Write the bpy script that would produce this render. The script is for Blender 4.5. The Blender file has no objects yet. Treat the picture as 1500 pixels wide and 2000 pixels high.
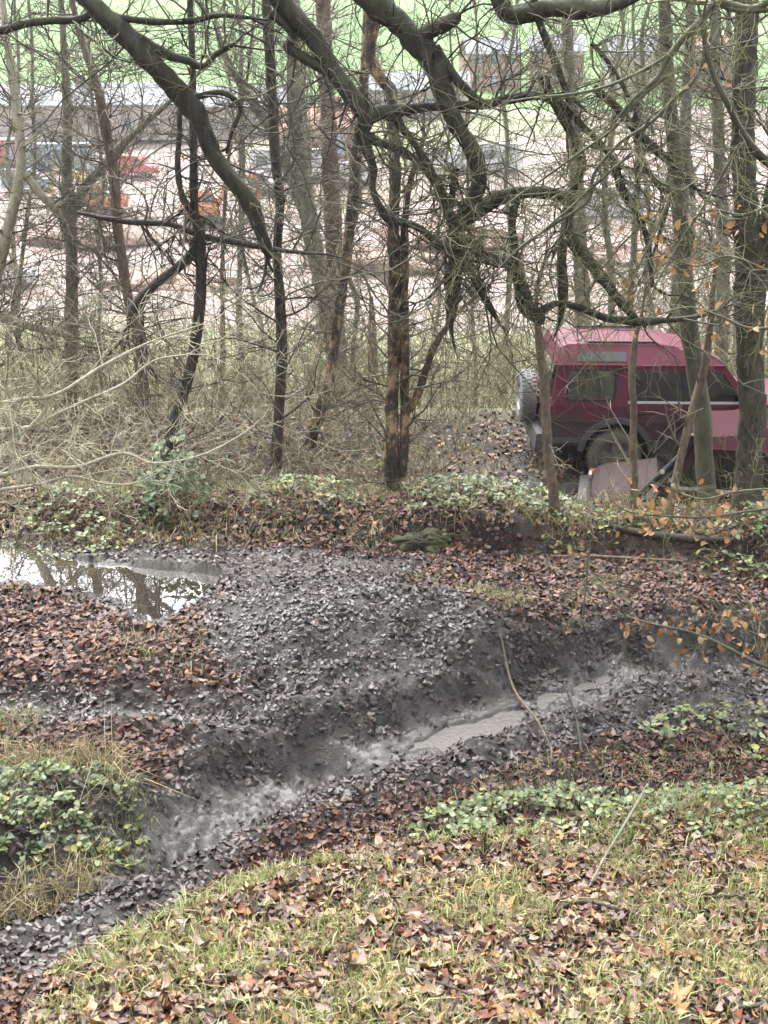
import bpy, bmesh, math, random
import numpy as np
from mathutils import Vector, Matrix

random.seed(7)
rng = np.random.default_rng(11)
R = math.radians
sc = bpy.context.scene
COL = sc.collection

# ------------------------------------------------------------------ camera, sky, sun, exposure
F = 2600.0                                   # focal length in photograph pixels (1500 x 2000)
PITCH = R(18.5)
CAM = np.array([0.0, 0.0, 5.2])
cd = bpy.data.cameras.new("camera"); cam = bpy.data.objects.new("camera", cd); COL.objects.link(cam)
cam.location = CAM; cam.rotation_euler = (math.pi/2 - PITCH, 0, 0)
cd.sensor_fit = 'HORIZONTAL'; cd.sensor_width = 36; cd.lens = 36*F/1500
cd.clip_start = 0.1; cd.clip_end = 4000
cd.dof.use_dof = True; cd.dof.focus_distance = 11.0; cd.dof.aperture_fstop = 7.0
sc.camera = cam

SUN_EL, SUN_AZ = 60, -18                     # veiled sun beyond the wood, high
w = bpy.data.worlds.new("World"); sc.world = w; w.use_nodes = True
nt = w.node_tree
bg = nt.nodes["Background"]
sky = nt.nodes.new("ShaderNodeTexSky"); sky.sky_type = 'NISHITA'; sky.sun_disc = False
sky.sun_elevation = R(SUN_EL); sky.sun_rotation = R(SUN_AZ); sky.dust_density = 4.0; sky.air_density = 1.0
hs = nt.nodes.new("ShaderNodeHueSaturation"); hs.inputs["Saturation"].default_value = 0.16
nt.links.new(sky.outputs[0], hs.inputs["Color"]); nt.links.new(hs.outputs[0], bg.inputs["Color"])
bg.inputs["Strength"].default_value = 0.15
sl = bpy.data.lights.new("sun", 'SUN'); so = bpy.data.objects.new("sun", sl); COL.objects.link(so)
sl.energy = 1.4; sl.angle = R(60); sl.color = (1.0, 0.97, 0.93)
az = R(SUN_AZ)
sdir = Vector((math.sin(az)*math.cos(R(SUN_EL)), math.cos(az)*math.cos(R(SUN_EL)), math.sin(R(SUN_EL))))
so.rotation_euler = (-sdir).to_track_quat('-Z', 'Y').to_euler(); so.location = sdir*50
sc.view_settings.view_transform = 'Standard'; sc.view_settings.look = 'None'
sc.view_settings.gamma = 1; sc.view_settings.use_curve_mapping = False
sc.view_settings.exposure = 2.1
sc.cycles.max_bounces = 5; sc.cycles.volume_bounces = 0; sc.cycles.use_adaptive_sampling = True; sc.cycles.adaptive_threshold = .02; sc.cycles.transparent_max_bounces = 8
sc.cycles.diffuse_bounces = 2; sc.cycles.glossy_bounces = 3; sc.cycles.transmission_bounces = 4
sc.cycles.caustics_reflective = False; sc.cycles.caustics_refractive = False

# ------------------------------------------------------------------ projection helpers
FW = np.array([0, math.cos(PITCH), -math.sin(PITCH)]); UP = np.array([0, math.sin(PITCH), math.cos(PITCH)])
def ray(u, v): return np.array([(u-750)/F, 0, 0]) - UP*((v-1000)/F) + FW
def atY(u, v, Y): d = ray(u, v); return CAM + d*(Y/d[1])
def atZ(u, v, z=0.0): d = ray(u, v); return CAM + d*((z-CAM[2])/d[2])
def pxm(u, v, Y): return ray(u, v)[1]*F/Y          # photograph pixels per metre there
def to_px(P):
    q = np.asarray(P) - CAM; dep = np.maximum(q @ FW, .01)
    return 750 + F*q[..., 0]/dep, 1000 - F*(q @ UP)/dep

# ------------------------------------------------------------------ noise
_T = np.random.default_rng(5).random((256, 256))
def vn2(x, y):
    xi = np.floor(x).astype(int); yi = np.floor(y).astype(int); fx = x-xi; fy = y-yi
    fx = fx*fx*(3-2*fx); fy = fy*fy*(3-2*fy)
    a = _T[xi & 255, yi & 255]; b = _T[(xi+1) & 255, yi & 255]; c = _T[xi & 255, (yi+1) & 255]; d = _T[(xi+1) & 255, (yi+1) & 255]
    return (a*(1-fx)+b*fx)*(1-fy) + (c*(1-fx)+d*fx)*fy - .5
def fbm(x, y, o=4, s=0.0):
    r = 0; a = 1.0
    for i in range(o):
        r = r + a*vn2(x*2**i + 17.3*i + s, y*2**i + 9.1*i + s*1.7); a *= .5
    return r
def sstep(a, b, x): t = np.clip((x-a)/(b-a), 0, 1); return t*t*(3-2*t)

# ------------------------------------------------------------------ 2-D distances
def dist_line(X, Y, pts):
    best = np.full(np.shape(X), 1e9); tt = np.zeros(np.shape(X)); n = len(pts)-1
    for i in range(n):
        (ax, ay), (bx, by) = pts[i][:2], pts[i+1][:2]
        dx, dy = bx-ax, by-ay; L = dx*dx+dy*dy+1e-9
        t = np.clip(((X-ax)*dx+(Y-ay)*dy)/L, 0, 1)
        d = np.hypot(X-ax-t*dx, Y-ay-t*dy); m = d < best
        best = np.where(m, d, best); tt = np.where(m, (i+t)/n, tt)
    return best, tt
def sd_poly(X, Y, pts):                      # positive inside
    d, _ = dist_line(X, Y, list(pts)+[pts[0]])
    ins = np.zeros(np.shape(X), bool); n = len(pts)
    for i in range(n):
        (ax, ay), (bx, by) = pts[i][:2], pts[(i+1) % n][:2]
        c = ((ay > Y) != (by > Y)) & (X < (bx-ax)*(Y-ay)/((by-ay) if by != ay else 1e-9)+ax)
        ins ^= c
    return np.where(ins, d, -d)
def W(pts, z=0.0): return [tuple(atZ(u, v, z)[:2]) for u, v in pts]

# ------------------------------------------------------------------ terrain height
PY = np.array([-60, -20, -4, 0, 2.5, 4, 5.2, 6.3, 7.5, 9, 11, 14.0, 15.2, 16.2, 17, 18.5, 20, 22, 25, 30, 38, 48, 60, 80, 105, 125, 150, 180, 230, 300, 360, 400])
PZ = np.array([14, 6, 3.9, 3.6, 2.25, 1.4, .75, .32, .12, .02, 0, 0, .05, -.12, -.26, -.29, -.25, -.45, -1.1, -2.6, -5.0, -7.2, -8.6, -10.3, -11.2, -11.0, -8.4, -3.2, 5.0, 18, 30, 34.])
_dy = np.concatenate([np.arange(-60, 60, .05), np.arange(60, 402, 1.0)])
_dz = np.interp(_dy, PY, PZ)
_k = np.ones(15)/15
_dzs = np.convolve(np.pad(_dz, 7, mode='edge'), _k, 'valid')
_dz = _dzs
RUT = W([(-160, 1960), (-40, 1880), (110, 1800), (300, 1710), (420, 1610), (520, 1540), (640, 1490), (760, 1475), (900, 1435), (1050, 1385), (1200, 1330), (1400, 1305), (1600, 1285)], -.2)
RUT2 = W([(700, 1480), (560, 1440), (420, 1410), (280, 1392), (150, 1385), (-60, 1380)], -.05)
PUD_Z = -.07
PUD = W([(-260, 1040), (-120, 1050), (0, 1061), (50, 1060), (110, 1083), (180, 1097), (250, 1106), (330, 1112), (395, 1120), (456, 1130), (430, 1141), (412, 1152), (398, 1172), (372, 1194), (330, 1208), (296, 1217), (262, 1209), (240, 1188), (180, 1168), (100, 1152), (40, 1139), (-60, 1138), (-260, 1150)], PUD_Z)
RPUD_Z = -.2
RPUD = W([(760, 1474), (800, 1448), (835, 1446), (880, 1418), (925, 1412), (960, 1388), (1010, 1384), (1055, 1356), (1100, 1356), (1140, 1330), (1215, 1312), (1180, 1342), (1120, 1356), (1075, 1392), (1030, 1402), (1010, 1436), (950, 1446), (930, 1470), (860, 1464), (810, 1482)], RPUD_Z)
FORE = W([(60, 2150), (90, 1960), (180, 1860), (330, 1775), (480, 1690), (640, 1630), (800, 1600), (1000, 1575), (1200, 1535), (1450, 1500), (1800, 1470), (2200, 1500), (2200, 2400), (0, 2400)], .28)
TUS = W([(-400, 1470), (60, 1475), (250, 1490), (320, 1545), (318, 1610), (240, 1670), (120, 1715), (-20, 1760), (-400, 1860)], .2)
BANKL = W([(-600, 1000), (-200, 1010), (0, 1030), (120, 1050), (300, 1052), (480, 1062), (640, 1066), (780, 1076), (900, 1082), (1050, 1082), (1200, 1082), (1350, 1095), (1500, 1112), (1700, 1130), (2100, 1150)], 0)
BX = np.array([p[0] for p in BANKL]); BY = np.array([p[1] for p in BANKL])
def HB(x, y):
    x = np.asarray(x, float); y = np.asarray(y, float)
    z = np.interp(y, _dy, _dz)
    near = sstep(30, 20, y)*sstep(-6, 3, y)
    far = sstep(40, 120, y)
    z = z + far*(fbm(x*.012+3, y*.012, 3)*8) + sstep(20, 40, y)*fbm(x*.06, y*.06, 3)*1.2
    z = z + sstep(200, 420, y)*fbm(x*.008, y*.008+4, 3)*6
    return z, near
def H(x, y, detail=True):
    x = np.asarray(x, float); y = np.asarray(y, float)
    z, near = HB(x, y)
    z = z + near*fbm(x*.45+2, y*.45+1, 3)*.10
    # bank crest beyond the mud
    s = y - (np.interp(x, BX, BY) + .12*fbm(x*1.3, x*.7+4, 3))
    hb = .22 + .16*sstep(-.5, .6, x)*sstep(2.2, 1.2, x) + .12*vn2(x*1.1, x*.3+8)
    steep = .75 - .5*sstep(-.3, .8, x)
    z = z + near*hb*sstep(0, 1, s/steep)*sstep(2.6, .9, s)
    # the gully the second car stands in
    gl = sd_poly(x, y, [(1.55, 15.45), (9, 15.2), (9, 17.35), (1.9, 17.45)])
    z = z - .85*sstep(-.25, .45, gl+.1*fbm(x*2, y*2, 2))
    z = z + near*.10*fbm(x*2.6+5, y*2.6, 4)*np.exp(-((s-.25)/.5)**2)
    # mound between the puddle and the rut
    for (u, v, h, rx, ry) in [(640, 1225, .30, 1.0, .75), (830, 1190, .20, 1.0, .6), (1000, 1230, .20, 1.1, .6), (500, 1190, .16, .5, .5), (250, 1270, .12, 1.2, .5), (1330, 1180, .12, 1.2, .6)]:
        c = atZ(u, v, .15)
        z = z + h*np.exp(-((x-c[0])/rx)**2-((y-c[1])/ry)**2)
    sf = sd_poly(x, y, FORE); z = z + .24*sstep(-.1, .6, sf)*near
    st = sd_poly(x, y, TUS); z = z + .15*sstep(-.08, .22, st)*near
    d, t = dist_line(x, y, RUT)
    d = d*(1+.5*fbm(x*1.2, y*1.2, 2))
    z = z + .016*np.sin(t*2*np.pi*95 + np.abs(d)*22)*np.exp(-((np.abs(d)-.16)/.13)**2)*near
    z = z - (.30+.08*vn2(x*.8, y*.8))*np.exp(-(d/.40)**4) + .07*np.exp(-((d-.72)/.24)**2)
    d2, _ = dist_line(x, y, RUT2); z = z - .10*np.exp(-(d2/.22)**4) + .03*np.exp(-((d2-.42)/.15)**2)
    if detail:
        mud = np.clip(1.3-np.minimum(d, 1.6)/1.1, 0, 1)
        n1 = fbm(x*3.1, y*3.1, 3, 3.0); n2 = np.abs(fbm(x*9, y*9, 3, 8.0))
        mud = np.maximum(mud, .8*sstep(.2, 0, np.abs(z-.05)))
        n3 = np.abs(fbm(x*4.3+1.7, y*3.1, 3, 4.0))
        z = z + near*(.07*n1*(.6+.8*mud) - .075*n2*(.3+mud) - .09*n3*mud + .03)
        z = z + near*.030*fbm(x*22, y*22, 3, 2.0)*(.3+1.0*mud)
    # water hollows
    for poly, wz, dep in ((PUD, PUD_Z, .16), (RPUD, RPUD_Z, .08)):
        sp = sd_poly(x, y, poly) + (.05 if wz > -.1 else .22)*fbm(x*5.5, y*5.5, 3)
        k = sstep(.45, 0, -sp)
        rim = np.maximum(z, wz + .02 + .05*np.clip(-sp, 0, 1)*4)
        z = np.where(sp > 0, np.minimum(z, wz - dep*sstep(0, .3, sp) + .004), z*(1-k) + rim*k)
        z = z + k*sstep(.2, 0, sp)*.022*fbm(x*16, y*16, 3, 5.0)
    return z

# ------------------------------------------------------------------ object helpers
def tag(o, label=None, cat=None, group=None, kind=None):
    if label: o["label"] = label
    if cat: o["category"] = cat
    if group: o["group"] = group
    if kind: o["kind"] = kind
    return o
def thing(name, label, cat, loc=(0, 0, 0), rotz=0.0, group=None):
    o = bpy.data.objects.new(name, None); COL.objects.link(o)
    o.empty_display_size = .2
    o.location = loc; o.rotation_euler = (0, 0, rotz)
    return tag(o, label, cat, group)
def link(name, me, mat=None, parent=None):
    o = bpy.data.objects.new(name, me); COL.objects.link(o)
    if mat and not me.materials: me.materials.append(mat)
    if parent: o.parent = parent
    return o
def np_mesh(name, V, tris=None, quads=None, cols=None, smooth=False):
    me = bpy.data.meshes.new(name); V = np.asarray(V, np.float32)
    nt_ = 0 if tris is None else len(tris); nq = 0 if quads is None else len(quads)
    me.vertices.add(len(V)); me.vertices.foreach_set("co", V.ravel())
    loops = []; 
    if nq: loops.append(np.asarray(quads, np.int32).ravel())
    if nt_: loops.append(np.asarray(tris, np.int32).ravel())
    li = np.concatenate(loops); me.loops.add(len(li)); me.loops.foreach_set("vertex_index", li)
    me.polygons.add(nq+nt_)
    st = np.concatenate([np.arange(nq)*4, nq*4+np.arange(nt_)*3]).astype(np.int32)
    me.polygons.foreach_set("loop_start", st)
    if smooth: me.polygons.foreach_set("use_smooth", np.ones(nq+nt_, bool))
    me.update(calc_edges=True)
    if cols is not None:
        a = me.color_attributes.new("Col", 'FLOAT_COLOR', 'POINT')
        c = np.ones((len(V), 4), np.float32); c[:, :3] = cols; a.data.foreach_set("color", c.ravel())
    return me

# ------------------------------------------------------------------ materials
def new_mat(name):
    m = bpy.data.materials.new(name); m.use_nodes = True
    n = m.node_tree.nodes; l = m.node_tree.links
    return m, n, l, n["Principled BSDF"]
def mixc(n, l, fac, a, b, blend='MIX'):
    x = n.new("ShaderNodeMix"); x.data_type = 'RGBA'; x.blend_type = blend
    for s, v in ((x.inputs[0], fac), (x.inputs[6], a), (x.inputs[7], b)):
        if hasattr(v, 'is_linked'): l.new(v, s)
        elif isinstance(v, (tuple, list)): s.default_value = (*v, 1)
        else: s.default_value = v
    return x.outputs[2]
def ramp(n, l, src, stops):
    r = n.new("ShaderNodeValToRGB"); e = r.color_ramp.elements
    while len(e) < len(stops): e.new(.5)
    for i, (p, c) in enumerate(stops): e[i].position = p; e[i].color = (*c, 1) if len(c) == 3 else c
    l.new(src, r.inputs[0]); return r.outputs[0]
def noise_tex(n, l, scale, detail=4, coord='Object', rough=.6, vec=None):
    t = n.new("ShaderNodeTexNoise"); t.inputs["Scale"].default_value = scale; t.inputs["Detail"].default_value = detail
    t.inputs["Roughness"].default_value = rough
    if vec is None:
        tc = n.new("ShaderNodeTexCoord"); vec = tc.outputs[coord]
    l.new(vec, t.inputs["Vector"]); return t.outputs[0]
def mathn(n, l, op, a, b=0.0):
    x = n.new("ShaderNodeMath"); x.operation = op; x.use_clamp = False
    for s, v in ((x.inputs[0], a), (x.inputs[1], b)):
        if hasattr(v, 'is_linked'): l.new(v, s)
        else: s.default_value = v
    return x.outputs[0]
def bump(n, l, bs, h, strength=.4, dist=.02):
    b = n.new("ShaderNodeBump"); b.inputs["Strength"].default_value = strength; b.inputs["Distance"].default_value = dist
    l.new(h, b.inputs["Height"]); l.new(b.outputs[0], bs.inputs["Normal"])
def attr(n, name, out="Color"):
    a = n.new("ShaderNodeAttribute"); a.attribute_name = name; return a.outputs[out]
def plain(name, c, rough=.6, metal=0.0, var=.25, scale=6.0, spec=.5, bmp=0.0):
    m, n, l, b = new_mat(name)
    f = noise_tex(n, l, scale, 5)
    l.new(mixc(n, l, f, tuple(x*(1-var) for x in c), tuple(min(1, x*(1+var)) for x in c)), b.inputs["Base Color"])
    b.inputs["Roughness"].default_value = rough; b.inputs["Metallic"].default_value = metal
    b.inputs["Specular IOR Level"].default_value = spec
    if bmp: bump(n, l, b, noise_tex(n, l, scale*6, 4), bmp, .01)
    return m

M = {}
def bark(name, dark, light, moss=(.09, .11, .03), moss_amt=.5, scale=14, rough=.75, fiss=.5):
    m, n, l, b = new_mat(name)
    tc = n.new("ShaderNodeTexCoord"); mp = n.new("ShaderNodeMapping"); mp.inputs["Scale"].default_value = (1, 1, .35)
    l.new(tc.outputs["Object"], mp.inputs[0])
    f = noise_tex(n, l, scale, 6, vec=mp.outputs[0], rough=.7)
    f2 = noise_tex(n, l, 2.2, 3)
    c = ramp(n, l, f, [(.32, dark), (.68, light)])
    g = n.new("ShaderNodeNewGeometry"); sx = n.new("ShaderNodeSeparateXYZ"); l.new(g.outputs["Normal"], sx.inputs[0])
    up = mathn(n, l, 'MULTIPLY_ADD', sx.outputs[2], .5); up.node.inputs[2].default_value = .35
    mm = mathn(n, l, 'MULTIPLY', up, ramp(n, l, f2, [(.42, (0, 0, 0)), (.62, (1, 1, 1))]))
    mm = mathn(n, l, 'MULTIPLY', mm, moss_amt); mm.node.use_clamp = True
    c = mixc(n, l, mm, c, moss)
    l.new(c, b.inputs["Base Color"]); b.inputs["Roughness"].default_value = rough
    b.inputs["Specular IOR Level"].default_value = .35
    bump(n, l, b, f, fiss, .03); return m
M['oak'] = bark('oak_bark', (.011, .010, .009), (.066, .060, .048), (.085, .098, .035), .8, 16, .7)
M['dark'] = bark('dark_bark', (.018, .015, .013), (.085, .072, .060), (.08, .085, .035), .5, 22)
M['grey'] = bark('grey_bark', (.10, .095, .075), (.26, .25, .20), (.14, .17, .07), .6, 9, .8, .25)
M['red'] = bark('reddish_bark', (.085, .055, .045), (.23, .165, .135), (.13, .13, .07), .4, 12)
M['beech'] = bark('beech_bark', (.055, .055, .042), (.17, .165, .125), (.12, .15, .05), .8, 7, .7, .15)
M['ivy_bark'] = bark('fissured_bark', (.020, .018, .014), (.12, .11, .085), (.09, .11, .04), .7, 26, .8, .8)
M['pale'] = bark('pale_bark', (.24, .225, .16), (.50, .47, .36), (.26, .27, .15), .3, 20, .8, .2)
M['sap'] = bark('sapling_bark', (.06, .045, .032), (.24, .18, .13), (.14, .15, .07), .35, 18)
def birch_mat():
    m, n, l, b = new_mat('flaking_bark')
    tc = n.new("ShaderNodeTexCoord"); mp = n.new("ShaderNodeMapping"); mp.inputs["Scale"].default_value = (1, 1, .5)
    l.new(tc.outputs["Object"], mp.inputs[0])
    f = noise_tex(n, l, 9, 6, vec=mp.outputs[0], rough=.75); g = noise_tex(n, l, 2.0, 3)
    s = mathn(n, l, 'ADD', mathn(n, l, 'MULTIPLY', f, .6), mathn(n, l, 'MULTIPLY', g, .5))
    c = ramp(n, l, s, [(.42, (.014, .012, .011)), (.55, (.055, .043, .034)), (.585, (.20, .12, .06)), (.64, (.42, .32, .20)), (.72, (.09, .065, .05))])
    l.new(c, b.inputs["Base Color"]); b.inputs["Roughness"].default_value = .75
    bump(n, l, b, f, .7, .03); return m
M['flake'] = birch_mat()
def vcol(name, rough=.6, spec=.4, trans=0.0, tex=None):
    m, n, l, b = new_mat(name)
    c = attr(n, "Col")
    f = noise_tex(n, l, tex or 40, 3)
    c = mixc(n, l, f, c, mixc(n, l, 1.0, c, (.55, .55, .55), 'MULTIPLY'))
    l.new(c, b.inputs["Base Color"]); b.inputs["Roughness"].default_value = rough
    b.inputs["Specular IOR Level"].default_value = spec
    if trans:
        t = n.new("ShaderNodeBsdfTranslucent"); l.new(c, t.inputs[0]); mx = n.new("ShaderNodeMixShader"); mx.inputs[0].default_value = trans
        out = n["Material Output"]; l.new(b.outputs[0], mx.inputs[1]); l.new(t.outputs[0], mx.inputs[2]); l.new(mx.outputs[0], out.inputs[0])
    return m
M['twig'] = vcol('twig_bark', .7, .3)
M['litter'] = vcol('fallen_leaves', .5, .28)
M['mudleaf'] = vcol('muddy_leaves', .33, .45)
M['leaf'] = vcol('green_leaves', .42, .4, .2)
M['grass'] = vcol('grass_blades', .5, .3, .25)
M['dryleaf'] = vcol('dry_beech_leaves', .55, .3, .3)

def ground_mat():
    m, n, l, b = new_mat('woodland_floor')
    mud = attr(n, "mud", "Fac"); wet = attr(n, "wet", "Fac"); gr = attr(n, "grass", "Fac"); cl = attr(n, "clay", "Fac")
    f = noise_tex(n, l, 7, 8, rough=.7); f2 = noise_tex(n, l, 38, 6, rough=.7); f3 = noise_tex(n, l, 1.3, 4)
    litter = ramp(n, l, f2, [(.3, (.006, .0045, .004)), (.5, (.022, .015, .012)), (.7, (.065, .043, .032))])  # darkened so leaf gaps look shaded; the grass tone below likewise
    mudc = ramp(n, l, f, [(.32, (.009, .0075, .0068)), (.52, (.032, .027, .024)), (.74, (.082, .071, .063))])
    mudc = mixc(n, l, mathn(n, l, 'MULTIPLY', wet, .8), mudc, (.112, .103, .094))  # paler slurry colour also stands in for sky sheen on the wet ruts
    l.new(mathn(n, l, 'ADD', mathn(n, l, 'MULTIPLY', wet, .45), mathn(n, l, 'MULTIPLY', mud, .12)), b.inputs['Coat Weight']); b.inputs['Coat Roughness'].default_value = .30; b.inputs['Coat IOR'].default_value = 1.45
    clay = ramp(n, l, f, [(.3, (.045, .038, .032)), (.7, (.13, .112, .092))])
    grass = ramp(n, l, f2, [(.3, (.018, .020, .009)), (.7, (.10, .10, .042))])
    c = mixc(n, l, mud, litter, mudc); c = mixc(n, l, cl, c, clay); c = mixc(n, l, gr, c, grass)
    far = attr(n, "far", "Fac")
    brush = ramp(n, l, noise_tex(n, l, 1.2, 6), [(.3, (.13, .13, .075)), (.7, (.30, .29, .18))])
    c = mixc(n, l, far, c, brush)
    l.new(c, b.inputs["Base Color"])
    ro = mathn(n, l, 'MULTIPLY_ADD', mud, -.42); ro.node.inputs[2].default_value = .85
    ro = mathn(n, l, 'MULTIPLY_ADD', wet, -.26); ro.node.inputs[2].default_value = .5
    r0 = mathn(n, l, 'MULTIPLY', mud, -.38); ro = mathn(n, l, 'ADD', mathn(n, l, 'ADD', .82, r0), mathn(n, l, 'MULTIPLY', wet, -.30))
    ro = mathn(n, l, 'ADD', ro, mathn(n, l, 'MULTIPLY', mathn(n, l, 'SUBTRACT', f, .5), .25)); ro.node.use_clamp = True
    l.new(ro, b.inputs["Roughness"])
    h = mathn(n, l, 'ADD', f2, mathn(n, l, 'MULTIPLY', noise_tex(n, l, 110, 4), .5))
    bump(n, l, b, h, 1.0, .03); return m
M['ground'] = ground_mat()
def site_mat():
    m, n, l, b = new_mat('bare_earth')
    tc = n.new("ShaderNodeTexCoord"); mp = n.new("ShaderNodeMapping"); mp.inputs["Scale"].default_value = (.07, .30, .1)
    l.new(tc.outputs["Object"], mp.inputs[0])
    f = noise_tex(n, l, 1.0, 6, vec=mp.outputs[0], rough=.65)
    c = ramp(n, l, f, [(.30, (.11, .10, .085)), (.44, (.22, .165, .14)), (.52, (.33, .28, .26)), (.60, (.23, .14, .115)), (.72, (.16, .145, .125))])
    gr = attr(n, "grass", "Fac"); g2 = ramp(n, l, noise_tex(n, l, .15, 5), [(.3, (.11, .14, .05)), (.7, (.19, .22, .09))])
    l.new(mixc(n, l, gr, c, g2), b.inputs["Base Color"]); b.inputs["Roughness"].default_value = .8
    return m
M['site'] = site_mat()
def field_mat():
    m, n, l, b = new_mat('meadow_grass')
    f = noise_tex(n, l, .05, 8, rough=.7)
    l.new(ramp(n, l, f, [(.3, (.07, .16, .035)), (.7, (.14, .25, .07))]), b.inputs["Base Color"]); b.inputs["Roughness"].default_value = .9
    return m
M['field'] = field_mat()
def water_mat(name, col, rough, depthy, ior):
    m, n, l, b = new_mat(name)
    b.inputs["Base Color"].default_value = (*col, 1); b.inputs["Roughness"].default_value = rough
    b.inputs["IOR"].default_value = ior; b.inputs["Specular IOR Level"].default_value = depthy
    f = noise_tex(n, l, 3.0 if rough < .1 else 24.0, 3); bump(n, l, b, f, .03 if rough < .1 else .35, .02); return m
M['water'] = water_mat('muddy_water', (.05, .042, .033), .008, 1.0, 3.2)
M['water2'] = water_mat('brown_slurry', (.105, .096, .086), .25, .5, 1.4)

# ------------------------------------------------------------------ ground sheet
def geo(a, b, n, p=2.2): t = np.linspace(0, 1, n+1)[1:]; return a + (b-a)*t**p
xs = np.arange(-4.9, 4.9001, .026)
xs = np.concatenate([-geo(4.9, 260, 30, 3)[::-1], xs, geo(4.9, 260, 30, 3)])
ys = np.concatenate([np.linspace(-60, 3, 24), np.arange(3.2, 4.0, .15), np.arange(4.03, 16, .0255), np.arange(16.05, 24, .13), np.arange(24.3, 60, 1.0), np.linspace(60, 200, 40)[0:], 200+geo(0, 200, 24, 1.3)])
GX, GY = np.meshgrid(xs, ys)
GZ = H(GX.ravel(), GY.ravel()).reshape(GX.shape)
nx, ny = len(xs), len(ys)
PTS = np.stack([GX, GY, GZ], -1)
def H3(x, y): x = np.asarray(x, float); return np.stack([x, np.asarray(y, float), H(x, y)], -1)
# bilinear lookup on the built sheet, so that things stand on it exactly
def Hq(x, y):
    x = np.atleast_1d(np.asarray(x, float)); y = np.atleast_1d(np.asarray(y, float))
    i = np.clip(np.searchsorted(xs, x)-1, 0, nx-2); j = np.clip(np.searchsorted(ys, y)-1, 0, ny-2)
    a = (x-xs[i])/(xs[i+1]-xs[i]); b = (y-ys[j])/(ys[j+1]-ys[j])
    return (GZ[j, i]*(1-a)+GZ[j, i+1]*a)*(1-b) + (GZ[j+1, i]*(1-a)+GZ[j+1, i+1]*a)*b
def Hn(x, y, e=.06):
    dx = (Hq(x+e, y)-Hq(x-e, y))/(2*e); dy = (Hq(x, y+e)-Hq(x, y-e))/(2*e)
    n = np.stack([-dx, -dy, np.ones_like(dx)], -1); return n/np.linalg.norm(n, axis=1, keepdims=True)
def ground_at(u, v, it=30):                   # where the line of sight through a photograph pixel meets the ground
    d = ray(u, v); lo, hi = 4.0, 200.0
    for Y in np.arange(4.0, 120.0, .05):
        p = CAM + d*(Y/d[1])
        if Hq(p[0], p[1])[0] > p[2]: return p
    return CAM + d*(60/d[1])
# what covers the ground, as regions of the place
MUDP = [W([(-200, 1900), (60, 1740), (240, 1700), (330, 1600), (340, 1480), (440, 1420), (430, 1330), (380, 1260), (400, 1190), (470, 1140), (640, 1110), (800, 1120), (870, 1190), (960, 1260), (1150, 1270), (1300, 1240), (1700, 1250), (1700, 1420), (1250, 1440), (1000, 1500), (760, 1580), (560, 1640), (400, 1740), (200, 1830), (80, 1960), (-200, 2100)], 0),
        W([(-300, 1020), (100, 1050), (480, 1068), (800, 1085), (860, 1110), (700, 1150), (480, 1160), (400, 1130), (0, 1060), (-300, 1050)], 0)]
CLAY = [W([(1000, 1045), (1150, 1040), (1300, 1045), (1420, 1070), (1600, 1085), (1600, 1120), (1400, 1100), (1250, 1090), (1100, 1085), (1010, 1080)], .15),
        W([(100, 1060), (300, 1085), (480, 1075), (780, 1090), (760, 1115), (520, 1125), (330, 1112), (120, 1085)], 0)]
GRASSP = [W([(800, 1085), (850, 1090), (960, 1160), (1040, 1190), (1060, 1230), (940, 1220), (900, 1160)], .2),
          W([(150, 1880), (330, 1780), (480, 1690), (620, 1640), (560, 1700), (520, 1800), (300, 1870)], .32),
          W([(-100, 1370), (80, 1360), (110, 1410), (20, 1450), (-100, 1450)], .05)]
def masks(x, y):
    mud = np.zeros(np.shape(x))
    nz = .22*fbm(x*2.2, y*2.2, 3)
    for p in MUDP: mud = np.maximum(mud, sstep(-.15, .25, sd_poly(x, y, p)+nz))
    d, tw = dist_line(x, y, RUT); mud = np.maximum(mud, sstep(.75, .45, (d+nz*.6)/(1+.7*sstep(.32, .15, tw))))
    d2, _ = dist_line(x, y, RUT2); mud = np.maximum(mud, sstep(.4, .2, d2+nz*.6)*.9)
    sp = sd_poly(x, y, PUD); mud = np.maximum(mud, sstep(-.3, -.05, sp+nz*.4))
    wet = np.maximum(sstep(.44, .14, d+1.2*nz)*(.45+.55*sstep(.15, .27, tw)), .6*sstep(-.06, .02, sp))
    wet = np.maximum(wet, sstep(.16, .04, d2+nz*.6)*.4)
    clay = np.zeros(np.shape(x))
    for p in CLAY: clay = np.maximum(clay, .8*sstep(-.08, .16, sd_poly(x, y, p)+nz*1.1))
    g = np.zeros(np.shape(x))
    for p in GRASSP: g = np.maximum(g, sstep(-.15, .2, sd_poly(x, y, p)+nz))
    sf = sd_poly(x, y, FORE); g = np.maximum(g, .4*sstep(0, .3, sf+nz)*sstep(-.1, .35, fbm(x*1.6+9, y*1.6, 3)))
    st = sd_poly(x, y, TUS); g = np.maximum(g, .6*sstep(-.05, .2, st))
    g = g*(1-mud*.8)
    return mud, wet, g, clay
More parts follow.
